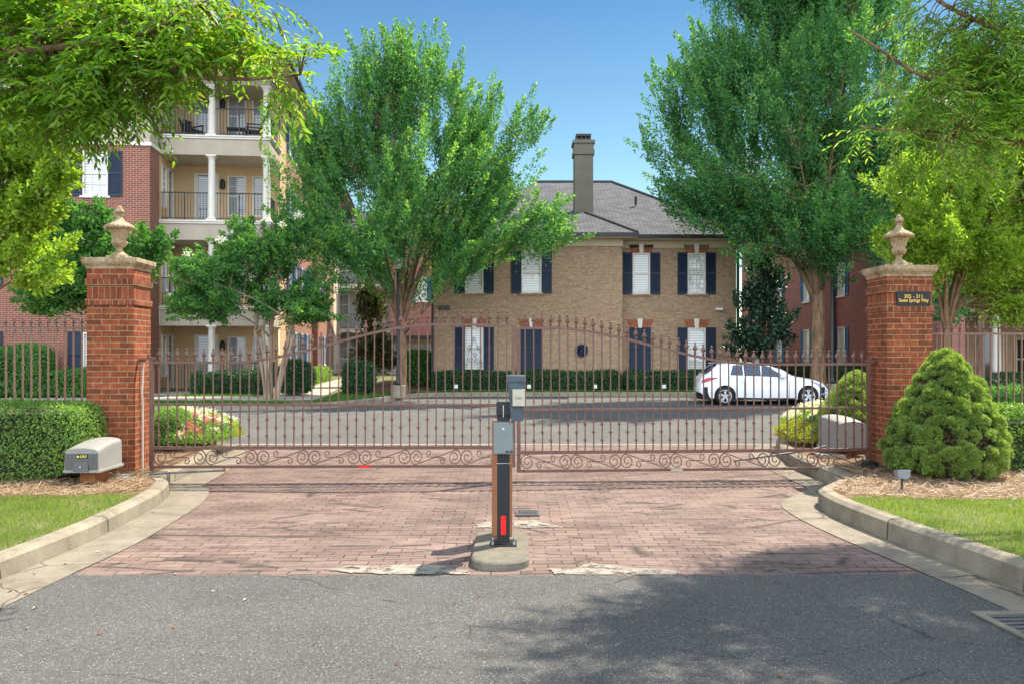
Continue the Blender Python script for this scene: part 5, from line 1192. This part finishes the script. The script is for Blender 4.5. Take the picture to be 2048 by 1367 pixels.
hedge("hedge", "shorter dark clipped hedge along the tan house behind the parked car", "hedge", PX(1252, 33.2), PX(1490, 33.2), 33.1, 33.9, .14, .84, L_HEDGED, .075, 11000, 27, 0, "hedges along the tan house")
hedge("hedge", "dark clipped hedge along the right brick house near the right elm's trunk", "hedge", 12.0, 13.6, 33.6, 44, .12, .98, L_HEDGED, .08, 12000, 28)
hedge("hedge", "dark hedge below the shaded porch behind the right fence", "hedge", PX(1905, 28.6), PX(2110, 28.6), 28.3, 29.3, .06, .85, L_HEDGED, .07, 9000, 29)
hedge("hedge", "low bright hedge under the apartment's sunlit side windows", "hedge", -9.3, -8.55, 35.5, 45.0, .12, .80, L_HEDGE, .08, 9000, 30, R(6))
def bush(label, px, py0, py1, Y, wpx, mat, L, n, seed, cat="bush", name="round_bush", z0=None, group=None, dy=1.0):
    cx = PX(px, Y); r = wpx / 2 / F * Y; zb_ = zv(Y) if z0 is None else z0; zt_ = PZ(py0, Y)
    return hedge(name, label, cat, cx - r, cx + r, Y - r * dy, Y + r * dy, zb_, zt_, mat, L, n, seed, 0, group, power=2.4, lump=.04)
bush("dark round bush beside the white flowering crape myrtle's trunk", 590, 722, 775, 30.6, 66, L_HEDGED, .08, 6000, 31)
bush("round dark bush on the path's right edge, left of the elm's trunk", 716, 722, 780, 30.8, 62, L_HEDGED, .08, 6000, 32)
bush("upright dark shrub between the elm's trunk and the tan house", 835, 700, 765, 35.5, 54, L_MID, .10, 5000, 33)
bush("light green round bush behind the gate at the left pillar", 335, 818, 885, 13.4, 84, L_HEDGE, .035, 9000, 34, z0=LT)
bush("small dark green bush between the flowers and the gate motor", 1660, 835, 915, 13.9, 70, L_MID, .045, 6000, 35, z0=RT)
bush("leafy shrub with pale leaves low behind the right fence", 2020, 780, 835, 15.5, 120, L_MID, .08, 3500, 36, z0=RT)

def cone_tree(label, X, Y, z0, R0, H, n, seed, name="cone_evergreen"):
    g = np.random.default_rng(seed); t = thing(name, label, "evergreen shrub", (X, Y, z0), 0, "cone shaped evergreens by the gate")
    def rad(q): return R0 * np.interp(q, [0, .06, .2, .4, .6, .8, .93, 1.0], [.72, .92, 1.0, .86, .66, .43, .22, .05])
    nc = 760; q = g.beta(1.0, 1.35, nc); a = g.uniform(0, 2 * math.pi, nc); rr = rad(q) * (.93 + .07 * np.sin(a * 5 + q * 19) * np.sin(q * 23)) * g.uniform(.82, 1.03, nc)
    cc = np.column_stack([rr * np.cos(a), rr * np.sin(a), .06 + q * (H - .1)]); cr = g.uniform(.035, .095, nc) * (R0 / .75)
    i = g.choice(nc, n, p=cr ** 2 / (cr ** 2).sum()); d = rdir(n, g); out = unit(np.column_stack([cc[:, 0], cc[:, 1], np.full(nc, .35)]))[i]
    d = unit(d + out * .9 + np.array([0, 0, .25])); P = cc[i] + d * (cr[i] * g.uniform(.72, 1.03, n))[:, None]
    P[:, 2] = np.maximum(P[:, 2], .02)
    leaves("foliage", P, unit(d + rdir(n, g) * .55), rdir(n, g), g.uniform(.018, .036, n), .0095, L_SPRUCE, t)
    n2 = n // 5; q = g.beta(1.1, 1.3, n2); a = g.uniform(0, 2 * math.pi, n2); r2 = rad(q) * g.uniform(.55, .86, n2)
    leaves("inner_twigs", np.column_stack([r2 * np.cos(a), r2 * np.sin(a), .08 + q * (H - .2)]), rdir(n2, g), rdir(n2, g), .045, .012, L_INNER, t)
    MB().lathe([(R0 * .1, -.05), (R0 * .15, .25), (R0 * .28, .4), (R0 * .22, H * .45), (R0 * .14, H * .6), (R0 * .06, H * .7), (.02, H * .8)], 20).build("twigs", CORE, t, True)
    m = MB()
    for k in range(14):
        a = k * .45 + g.uniform(0, .2); m.tube([(0, 0, -.03), (R0 * .35 * math.cos(a), R0 * .35 * math.sin(a), .10), (R0 * .7 * math.cos(a), R0 * .7 * math.sin(a), .30)], [.018, .012, .005], 5)
    m.build("branches", BARKD, t); return t
cone_tree("dense cone shaped evergreen standing before the right brick pillar", 4.94, 10.25, RT - .03, .665, 1.46, 230000, 40)
cone_tree("cone shaped evergreen half hidden behind the right gate pillar", 5.05, 13.2, RT - .03, .62, 1.15, 50000, 41)

def flowers(name, label, cx, cy, rx, ry, z0, H, n, seed, mat, petals, npet, pr=.03):
    g = np.random.default_rng(seed); t = thing(name, label, "flowers", (cx, cy, z0)); a = g.uniform(0, 2 * math.pi, n); r = np.sqrt(g.uniform(0, 1, n)); hh = H * (1 - .55 * r ** 2) * g.uniform(.45, 1.0, n)
    P = np.column_stack([rx * r * np.cos(a), ry * r * np.sin(a), hh]); leaves("foliage", P, unit(rdir(n, g) + [0, 0, .3]), rdir(n, g), g.uniform(.03, .065, n), .022, mat, t)
    for nm, pm, m_ in petals:
        k = npet // len(petals); cl = max(5, k // 26); ca = g.uniform(0, 2 * math.pi, cl); cr_ = np.sqrt(g.uniform(0, .95, cl)); i = g.integers(0, cl, k)
        C0 = np.column_stack([rx * cr_ * np.cos(ca), ry * cr_ * np.sin(ca), H * (1 - .55 * cr_ ** 2) + .01])[i] + g.normal(0, .028, (k, 3))
        leaves(nm, C0, rdir(k, g), unit(rdir(k, g) + [0, -.3, .8]), .034, .026, pm, t)
    return t
flowers("flower_bed", "pink and white flowers by the drive behind the gate's left end", -4.9, 13.9, .55, .9, LT, .46, 7000, 50, L_HEDGE, (("pink_blossoms", P_PINK, 0), ("white_blossoms", P_WHITE, 0)), 1500)
flowers("flower_bed", "white flowers edging the left bed near the court", -5.7, 15.6, .95, .8, LT, .45, 7000, 51, L_LIME, (("white_blossoms", P_WHITE, 0),), 3000)
flowers("ground_cover", "chartreuse leafy plants trailing along the left bed's kerb behind the gate", -4.85, 14.6, .42, .8, LT, .30, 7000, 52, L_YEL, (), 0)
flowers("flower_bed", "white flowers massed in the right bed behind the gate", 5.35, 15.2, .75, 1.0, RT, .55, 8000, 53, L_LIME, (("white_blossoms", P_WHITE, 0),), 3600)
flowers("flower_bed", "small pink and red flowers at the front of the right bed", 4.98, 13.9, .32, .5, RT, .44, 4000, 54, L_HEDGE, (("pink_blossoms", P_PINK, 0), ("white_blossoms", P_WHITE, 0)), 1300)
flowers("ground_cover", "chartreuse leafy plants along the right bed's kerb behind the gate", 4.62, 14.0, .42, 1.15, RT, .34, 9000, 55, L_YEL, (), 0)
flowers("yellow_shrub", "small plant with yellow flowers behind the right fence", PX(1937, 19), 19, .4, .4, .15, 1.0, 1200, 56, L_MID, (("yellow_blossoms", L_YEL, 0),), 500)
# fern like chartreuse plant behind the left fence
fe = thing("fern", "bright chartreuse fern behind the left fence beside the pillar", "fern", (-5.9, 13.0, LT)); g = np.random.default_rng(57); PP, DD = [], []
for k in range(16):
    a = rnd.uniform(0, 6.28); Lf = rnd.uniform(.35, .6)
    for j in range(26):
        tt = (j + 1) / 26; p = (Lf * tt * math.cos(a), Lf * tt * math.sin(a), .72 * math.sin(tt * 2.3) * .9 + .02)
        for s in (-1, 1): PP.append(p); DD.append((math.cos(a) * .5 - s * math.sin(a), math.sin(a) * .5 + s * math.cos(a), -.1))
leaves("fronds", PP, DD, np.tile([0, 0, 1.], (len(PP), 1)) + g.normal(0, .2, (len(PP), 3)), .07, .02, L_YEL, fe)

# ---- trees
def bez(a, c, b, n=6): return [a * (1 - t) ** 2 + c * 2 * t * (1 - t) + b * t * t for t in [i / n for i in range(n + 1)]]
def tree(name, label, cat, base, fork, r0, blobs, nspray, per, L, W, mat, bark_, seed, slen=1.3, up=.7, out=1.0, spread=.22, nlimb=12, droop=0.0, stems=1, group=None, extra=None, twig=.5, shell=2.6, jit=.3, N_up=.6, fold=.25, lean=None, clump=0, mat2=None, tipf=.35):
    """blobs: (x, y, z, rx, ry, rz) in world metres; feathery sprays of leaves grow outwards from limbs"""
    g = np.random.default_rng(seed); rr = random.Random(seed); B = Vector(base); t = thing(name, label, cat, base, 0, group)
    bl = np.array(blobs, float); bl[:, :3] -= np.array(base); wgt = (bl[:, 3] * bl[:, 4] * bl[:, 5]) ** .72; k = g.choice(len(bl), nspray, p=wgt / wgt.sum())
    if clump:
        nc = max(8, nspray // clump); kc = g.choice(len(bl), nc, p=wgt / wgt.sum()); cc = bl[kc, :3] + rdir(nc, g) * bl[kc, 3:] * (g.uniform(0, 1, nc) ** (1 / shell))[:, None]; ci = g.integers(0, nc, nspray)
    dr = rdir(nspray, g); rad = g.uniform(0, 1, nspray) ** (1 / shell); P0 = bl[k, :3] + dr * bl[k, 3:] * rad[:, None]; 
    if clump: P0 = cc[ci] + g.normal(0, 1, (nspray, 3)) * np.array([.42, .42, .32]) * slen * .62
    P0[:, 2] = np.maximum(P0[:, 2], .3)
    f = np.array([0, 0, fork]) if lean is None else np.array([lean[0], lean[1], fork])
    hq = np.clip((P0[:, 2] - f[2]) / max(P0[:, 2].max() - f[2], .1), 0, 1); D0 = unit(P0 - f) * out; D0[:, 2] += up * (.25 + 1.0 * hq); D0 = unit(D0 + g.normal(0, jit, (nspray, 3)))
    sl = slen * g.uniform(.65, 1.25, nspray); i = np.repeat(np.arange(nspray), per); n = len(i); tt = g.uniform(0, 1, n) ** .85
    wd = spread * sl[i] * (1.08 - tt) ** .8; off_ = rdir(n, g) * (wd * g.uniform(.1, 1, n) ** .6)[:, None]
    P = P0[i] + D0[i] * (sl[i] * (tt - .35))[:, None] + off_; P[:, 2] -= droop * tt ** 2 * sl[i] * .6
    D = unit(D0[i] * .8 + rdir(n, g) * .75 + unit(off_ + 1e-5) * .5 - np.array([0, 0, droop])); N = unit(rdir(n, g) + np.array([0, 0, N_up]))
    tip = ((tt > .72) & (g.uniform(0, 1, n) < tipf)) | (g.uniform(0, 1, n) < .04)
    leaves("crown", P, D, N, g.uniform(.65, 1.25, n) * L, g.uniform(.8, 1.2, n) * W, mat, t, fold, mi=tip if mat2 else None, mat2=mat2)
    m = MB(); fk = Vector(f); tips = []
    starts = [Vector((0, 0, 0))] if stems == 1 else [Vector((rr.uniform(-.18, .18) * 1.2, rr.uniform(-.12, .12), 0)) for _ in range(stems)]
    for s in range(stems):
        fp = fk if stems == 1 else fk + Vector((starts[s].x * 4, starts[s].y * 3, rr.uniform(-.1, .3)))
        pts = bez(starts[s], starts[s] * .9 + Vector((fp.x * .3, fp.y * .3, fork * .5)), fp, 6); rs = [r0 * (1.25 if j == 0 else 1 - .28 * j / 6) for j in range(7)]; rs[0] = r0 * 1.35
        m.tube([pts[0] - Vector((0, 0, .25))] + pts, [r0 * 1.5] + rs, 12 if stems == 1 else 8); tips.append((fp, r0 * .72))
    order = np.argsort(-np.linalg.norm(P0 - f, axis=1)); pick = [order[int(len(order) * .75 * j / nlimb) + rr.randrange(0, max(1, len(order) // nlimb // 2))] for j in range(nlimb)]
    limbs = []
    for j in pick:
        fp, rf = rr.choice(tips); e = Vector(P0[j]); st = fp + Vector((0, 0, -rr.uniform(0, .25) * fork * (1 if stems == 1 else .3))); h = (e - st)
        c = st + Vector((h.x * .28, h.y * .28, max(h.z * .6, .25))); pts = bez(st, c, e, 8); m.tube(pts, [rf * .56 * (1 - q / 8) ** 1.25 + .012 for q in range(9)], 7); limbs.append((pts, rf * .62))
    ns = int(nspray * twig); allp = [(p, r_ * (1 - .88 * q / 8)) for pts, r_ in limbs for q, p in enumerate(pts) if q > 1]; arr = np.array([p for p, _ in allp])
    for j in g.choice(nspray, ns, replace=False):
        e = P0[j]; dd = np.linalg.norm(arr - e, axis=1) + np.maximum(0, arr[:, 2] - e[2]) * 1.5; q = int(np.argmin(dd)); s, r_ = Vector(arr[q]), allp[q][1]; e1 = Vector(e + D0[j] * sl[j] * .35)
        m.tube(bez(s, (s + Vector(e)) / 2 + Vector((0, 0, .12 * (e1 - s).length)), e1, 4), [max(.011, min(r_ * .5, .05)) * (1 - .8 * z / 4) for z in range(5)], 5, False)
    m.build("trunk", bark_, t, True, fix=False)
    if extra: extra(t, P0, D0, sl, g)
    return t
def B_(lst, Y, dep=.9): return [(PX(px, Y + dy), Y + dy, PZ(py, Y + dy), rx / F * Y, rx / F * Y * dep, ry / F * Y) for px, py, rx, ry, dy in lst]
tree("elm_tree", "large vase shaped elm in front of the left apartment building and tan house", "tree", (PX(803, 31.2), 31.2, .13), 2.6, .20,
     B_([(745, 230, 75, 90, 0), (850, 220, 95, 105, .5), (935, 265, 75, 75, 0), (680, 340, 85, 85, 0), (850, 370, 150, 100, 0), (980, 405, 62, 60, -.5), (640, 440, 75, 70, -.3), (760, 490, 130, 65, -.6), (900, 520, 110, 48, -.6),
         (1045, 460, 44, 38, 0), (625, 290, 45, 65, 0), (605, 400, 32, 50, .2), (800, 150, 60, 45, 0), (1060, 485, 36, 34, -.6), (735, 150, 30, 40, 0), (640, 520, 60, 40, -.4), (1015, 300, 34, 50, 0), (930, 460, 100, 60, -1.2), (610, 390, 40, 40, .3), (980, 560, 45, 20, -.8), (820, 560, 70, 26, -.5)], 31.2),
     1150, 135, .120, .056, L_ELM, BARK, 60, clump=10, mat2=L_TIP, tipf=.38, slen=1.55, up=.7, out=1.1, spread=.19, nlimb=15, group="large elms round the court", twig=.45, shell=2.2)
tree("elm_tree", "large dark vase shaped elm behind the parked white car", "tree", (PX(1636, 31.8), 31.8, .13), 3.6, .29,
     B_([(1440, 160, 95, 90, 0), (1600, 100, 130, 110, .4), (1740, 120, 105, 100, 0), (1390, 290, 75, 75, 0), (1520, 270, 120, 110, 0), (1690, 300, 130, 110, 0), (1440, 400, 105, 70, -.4), (1590, 430, 130, 70, -.6), (1740, 430, 80, 80, 0), (1470, 490, 85, 40, -.6),
         (1830, 230, 70, 120, .4), (1640, 0, 120, 70, 0), (1370, 400, 50, 45, 0), (1530, 40, 70, 60, 0), (1640, 520, 80, 30, 0), (1345, 220, 36, 45, 0), (1710, 500, 80, 40, -.9), (1640, 470, 60, 40, -1.6), (1600, 250, 110, 90, -2.2), (1660, 120, 90, 80, -2.0), (1580, 540, 60, 16, -.9), (1590, -130, 140, 90, -1.2), (1480, -60, 80, 70, -1.4), (1710, -110, 110, 80, -.4), (1800, 360, 70, 90, 0), (1520, 540, 50, 25, -.3)], 31.8),
     2500, 115, .12, .056, L_ELM2, BARK, 61, clump=6, mat2=L_TIP2, tipf=.4, slen=1.45, up=.5, out=1.1, spread=.22, nlimb=14, group="large elms round the court", twig=.45, shell=2.2)
def white_bloom(t, P0, D0, sl, g):
    i = np.repeat(g.choice(len(P0), 16, replace=False), 26); n = len(i); out_ = unit(np.column_stack([P0[i, 0] * .6, np.full(n, -1.2), np.zeros(n)]))
    leaves("blossoms", P0[i] + D0[i] * (sl[i] * .5)[:, None] + out_ * .2 + g.normal(0, .055, (n, 3)), rdir(n, g), rdir(n, g), .07, .06, P_WHITE, t)
tree("crape_myrtle", "crape myrtle with white blossoms and several pale stems before the balconies", "tree", (PX(541, 28.6), 28.6, .06), 2.1, .075,
     B_([(445, 540, 70, 60, 0), (525, 500, 85, 55, 0), (600, 560, 60, 60, 0), (480, 610, 75, 40, 0), (390, 590, 42, 45, 0), (625, 620, 36, 45, 0), (480, 450, 26, 25, 0), (560, 620, 60, 30, 0), (400, 545, 36, 26, -.3)], 28.6),
     480, 130, .105, .055, L_CRAPE, BARKC, 62, clump=9, mat2=L_TIP, tipf=.3, slen=.95, up=.2, out=.9, spread=.22, nlimb=10, droop=.45, stems=5, extra=white_bloom)
tree("magnolia_tree", "dark glossy magnolia between the tan house and the right brick house", "tree", (PX(1530, 33), 33, .15), .9, .09,
     B_([(1530, 590, 42, 60, 0), (1525, 670, 58, 40, 0), (1520, 530, 26, 40, 0), (1560, 640, 30, 20, 0), (1490, 610, 24, 12, 0), (1500, 700, 36, 20, 0)], 33), 150, 60, .17, .07, L_MAG, BARKD, 63, slen=.7, up=.35, spread=.35, nlimb=8)
tree("magnolia_tree", "bronze leaved magnolia behind the left elm's trunk", "tree", (PX(742, 36), 36, .15), .9, .08,
     B_([(745, 650, 28, 50, 0), (748, 710, 34, 36, 0), (735, 610, 24, 26, 0)], 36), 110, 55, .20, .08, L_MAGB, BARKD, 64, slen=.7, up=.4, spread=.35, nlimb=8)
tree("maple_tree", "lime green small tree leaning in at the left edge over the fence", "tree", (-8.6, 13.4, LT), 1.5, .09,
     B_([(20, 340, 85, 70, 0), (40, 430, 75, 60, .3), (-60, 300, 90, 90, 0), (-40, 480, 100, 90, .4), (40, 540, 70, 38, -.2), (100, 345, 34, 42, 0), (110, 510, 34, 20, 0), (-160, 420, 100, 130, 0), (20, 600, 48, 26, .2), (60, 280, 30, 18, .2)], 13.4),
     520, 100, .085, .05, L_LIME, BARKD, 65, clump=9, slen=.55, up=.1, spread=.3, nlimb=10, droop=.3)
tree("dogwood_tree", "mid green small tree seen behind the left pillar and its urn", "tree", (PX(276, 19), 19, .12), 1.6, .05,
     B_([(180, 560, 80, 45, 0), (140, 500, 55, 50, 0), (200, 470, 40, 45, 0), (300, 490, 40, 22, 0), (250, 530, 60, 40, 0), (120, 590, 60, 36, 0), (150, 440, 26, 22, 0), (230, 590, 45, 28, 0)], 19),
     420, 100, .10, .055, L_MID, BARKC, 66, slen=.6, up=.1, spread=.3, nlimb=9, droop=.2)
tree("locust_tree", "lime green feathery tree behind the right fence and pillar", "tree", (PX(1893, 15.5), 15.5, RT), 2.0, .085,
     B_([(1900, 380, 90, 70, 0), (1990, 330, 80, 80, .3), (1880, 470, 80, 50, -.2), (1970, 520, 90, 60, 0), (2060, 450, 90, 110, 0), (1850, 340, 45, 36, 0), (1920, 600, 60, 26, 0), (2030, 610, 70, 34, 0), (1830, 520, 26, 30, -.2), (1830, 430, 36, 22, 0), (2120, 350, 100, 130, 0)], 15.5),
     900, 110, .080, .034, L_LIME, BARK, 67, clump=10, slen=.65, up=.15, spread=.3, nlimb=12, droop=.35)
tree("shade_tree", "dark teal tree farther back behind the lime green tree and right fence", "tree", (PX(1960, 24.5), 24.5, .1), 2.4, .14,
     B_([(1900, 560, 60, 60, 0), (1980, 540, 80, 70, 0), (2040, 480, 90, 110, 0), (1890, 470, 50, 70, 0), (1960, 420, 80, 80, 0), (2100, 400, 90, 110, 0), (1900, 620, 40, 30, 0)], 24.5), 260, 120, .12, .06, L_ELM2, BARKD, 68, slen=1.0, up=.2, spread=.28, nlimb=10, droop=.2)

# ---- the two near trees whose boughs hang into the picture
def near_tree(name, label, base, fork, r0, boughs, fill, per, L, W, mat, seed, twl=.5, hang=.55, dens=1.0, bark_=BARK, offw=.3):
    """boughs: list of point lists (world) with start radius; leafy twigs hang along and around the fill blobs"""
    g = np.random.default_rng(seed); rr = random.Random(seed); t = thing(name, label, "tree", base); b0 = Vector(base); m = MB()
    fp = Vector((0, 0, fork)); m.tube([Vector((0, 0, -.3)), Vector((0, 0, 0)), Vector((.05, 0, fork * .5)), fp], [r0 * 1.5, r0 * 1.25, r0, r0 * .9], 14)
    bp = []
    for pts, r_ in boughs:
        pts = [fp] + [Vector(p) - b0 for p in pts]; dense = []
        for a, b in zip(pts, pts[1:]):
            for k in range(6): dense.append(a.lerp(b, k / 6))
        dense.append(pts[-1])
        for _ in range(3): dense = [dense[0]] + [(dense[i - 1] + dense[i] * 2 + dense[i + 1]) / 4 for i in range(1, len(dense) - 1)] + [dense[-1]]
        n = len(dense); m.tube(dense, [r_ * (1 - .85 * k / n) for k in range(n)], 8)
        bp += dense[3:]
    arr = np.array(bp); fl = np.array(fill, float); fl[:, :3] -= np.array(base); wg = (fl[:, 3] * fl[:, 5]) * fl[:, 4] ** .6 * np.where(fl[:, 3] > .85, offw, 1.0); ns = per; k = g.choice(len(fl), ns, p=wg / wg.sum())
    P0 = fl[k, :3] + rdir(ns, g) * fl[k, 3:6] * (g.uniform(0, 1, ns) ** (1 / 2.6))[:, None]
    off_ = fl[k, 3] > .85          # crown mass above the picture: gathered in boughs, with gaps between
    cc = {}
    for j in np.where(off_)[0]:
        q = (int(k[j]), rr.randrange(15)); 
        if q not in cc: cc[q] = P0[j].copy()
        P0[j] = cc[q] + g.normal(0, 1, 3) * np.array([.19, .19, .10])
    src = []
    for p in P0: q = int(np.argmin(np.linalg.norm(arr - p, axis=1))); src.append(arr[q])
    src = np.array(src); v = P0 - src; D0 = unit(unit(v + 1e-6) * .7 + np.array([0, 0, -.12]) + g.normal(0, .45, (ns, 3))); D0[:, 2] *= .7; D0 = unit(D0)
    for j in range(0, ns, 5):
        s, e = Vector(src[j]), Vector(P0[j])
        if (e - s).length < .75: m.tube(bez(s, (s + e) / 2 + Vector((0, 0, .1)), e, 4), [.010, .008, .006, .005, .004], 5, False)
    Pl, Dl, Nl = [], [], []
    nl = int(13 * dens)
    for j in range(ns):
        Lt = twl * rr.uniform(.6, 1.2); d = D0[j]; pts = []
        for q in range(5):
            s = q / 4; pts.append(Vector(P0[j] + d * Lt * s + np.array([0, 0, -hang * Lt * s * s * .6])))
        if j % 3 == 0: m.tube(pts, [.0045, .004, .0035, .003, .002], 4, False)
        side = np.cross(d, [0, 0, 1.]); side /= np.linalg.norm(side) + 1e-9
        for q in range(nl):
            s = (q + .5) / nl * 4; i0 = min(3, int(s)); p = pts[i0].lerp(pts[i0 + 1], s - i0); sg = 1 if q % 2 else -1
            Pl.append(p); Dl.append(d * .55 + side * sg * .75 + np.array([0, 0, -hang]) + g.normal(0, .22, 3)); Nl.append(np.array([0, 0, 1.]) + g.normal(0, .45, 3))
    leaves("crown", np.array([tuple(p) for p in Pl]), np.array(Dl), np.array(Nl), g.uniform(.75, 1.2, len(Pl)) * L, W, mat, t, .35)
    m.build("trunk", bark_, t, True, fix=False); return t
def W_(px, py, Y): return (PX(px, Y), Y, PZ(py, Y))
nb = lambda lst: [(PX(px, Y), Y, PZ(py, Y), rx / F * Y, ry_, rz_ / F * Y) for px, py, Y, rx, ry_, rz_ in lst]
near_tree("overhanging_tree", "near tree whose leafy boughs hang across the upper left corner", (-6.6, 7.6, LT), 2.9, .17,
    [([(-5.0, 7.3, 3.9), W_(40, 105, 7.0), W_(265, 78, 6.8), W_(330, 50, 6.8), W_(430, -10, 6.8)], .05), ([(-5.2, 7.2, 3.6), W_(0, 130, 7.2), W_(120, 60, 7.4), W_(220, -60, 7.5)], .045), ([(-5.4, 7.0, 3.4), W_(-20, 190, 7.1), W_(300, 150, 6.9), W_(500, 160, 6.8), W_(600, 150, 6.8)], .04),
     ([(-6.0, 7.8, 5), (-5.5, 8, 7), (-5, 8, 8.5)], .09), ([(-7.5, 7, 4.5), (-8.5, 6.5, 6)], .07), ([(-6.2, 6.6, 4.2), (-5.0, 5.5, 5.4)], .06)],
    nb([(90, 60, 7.2, 150, .5, 110), (60, 190, 7.1, 130, .45, 75), (270, 60, 7.0, 120, .5, 95), (250, 140, 6.9, 120, .4, 70), (170, 195, 6.9, 90, .35, 50), (420, 50, 6.9, 95, .4, 60), (440, 118, 6.8, 75, .3, 26), (560, 140, 6.8, 45, .2, 14), (370, 150, 6.8, 40, .2, 26), (610, 110, 6.8, 34, .18, 22),
        (520, 10, 6.9, 40, .2, 24), (560, 180, 6.8, 30, .15, 22)]) + [(-5.4, 7.6, 6.4, 2.2, 1.8, 1.3), (-6.6, 6.8, 5.6, 1.8, 1.6, 1.0)],
    6200, .088, .028, L_NEAR, 70, twl=.34, hang=.42)
near_tree("overhanging_tree", "near narrow leaved tree hanging into the upper right corner", (6.6, 8.6, RT), 3.0, .18,
    [([(5.6, 8.5, 3.8), W_(2000, 200, 8.4), W_(1850, 160, 8.3), W_(1700, 60, 8.2)], .05), ([(5.6, 8.4, 3.6), W_(2040, 290, 8.4), W_(1880, 270, 8.3), W_(1720, 255, 8.2)], .045), ([(5.7, 8.4, 4.0), W_(2050, 80, 8.4), W_(1900, 20, 8.3), W_(1800, -60, 8.3)], .05),
     ([(6.2, 8.4, 5), (5.2, 8.2, 6.6), (4.2, 8.0, 7.4)], .09), ([(7.0, 8.8, 5), (7.6, 9, 7.5)], .08), ([(6.4, 7.6, 4.4), (5.6, 6.4, 5.8)], .06)],
    nb([(1960, 110, 8.4, 90, .5, 90), (1990, 230, 8.3, 80, .45, 75), (1880, 190, 8.3, 80, .35, 40), (1860, 270, 8.3, 80, .3, 26), (1770, 262, 8.2, 50, .2, 12), (1930, 300, 8.3, 70, .3, 30), (1900, 30, 8.3, 60, .3, 22), (1830, 15, 8.3, 40, .2, 14), (1760, 155, 8.2, 34, .2, 14), (2040, 150, 8.4, 70, .5, 140)]) +
      [(4.8, 7.6, 6.5, 1.6, 1.3, .9), (6.2, 8.2, 6.8, 1.7, 1.6, 1.1), (5.6, 6.9, 5.9, 1.4, 1.3, .8), (3.9, 7.7, 6.9, .9, .8, .5)],
    7000, .082, .018, L_OAK, 71, twl=.42, hang=.36, dens=1.2, offw=.42)
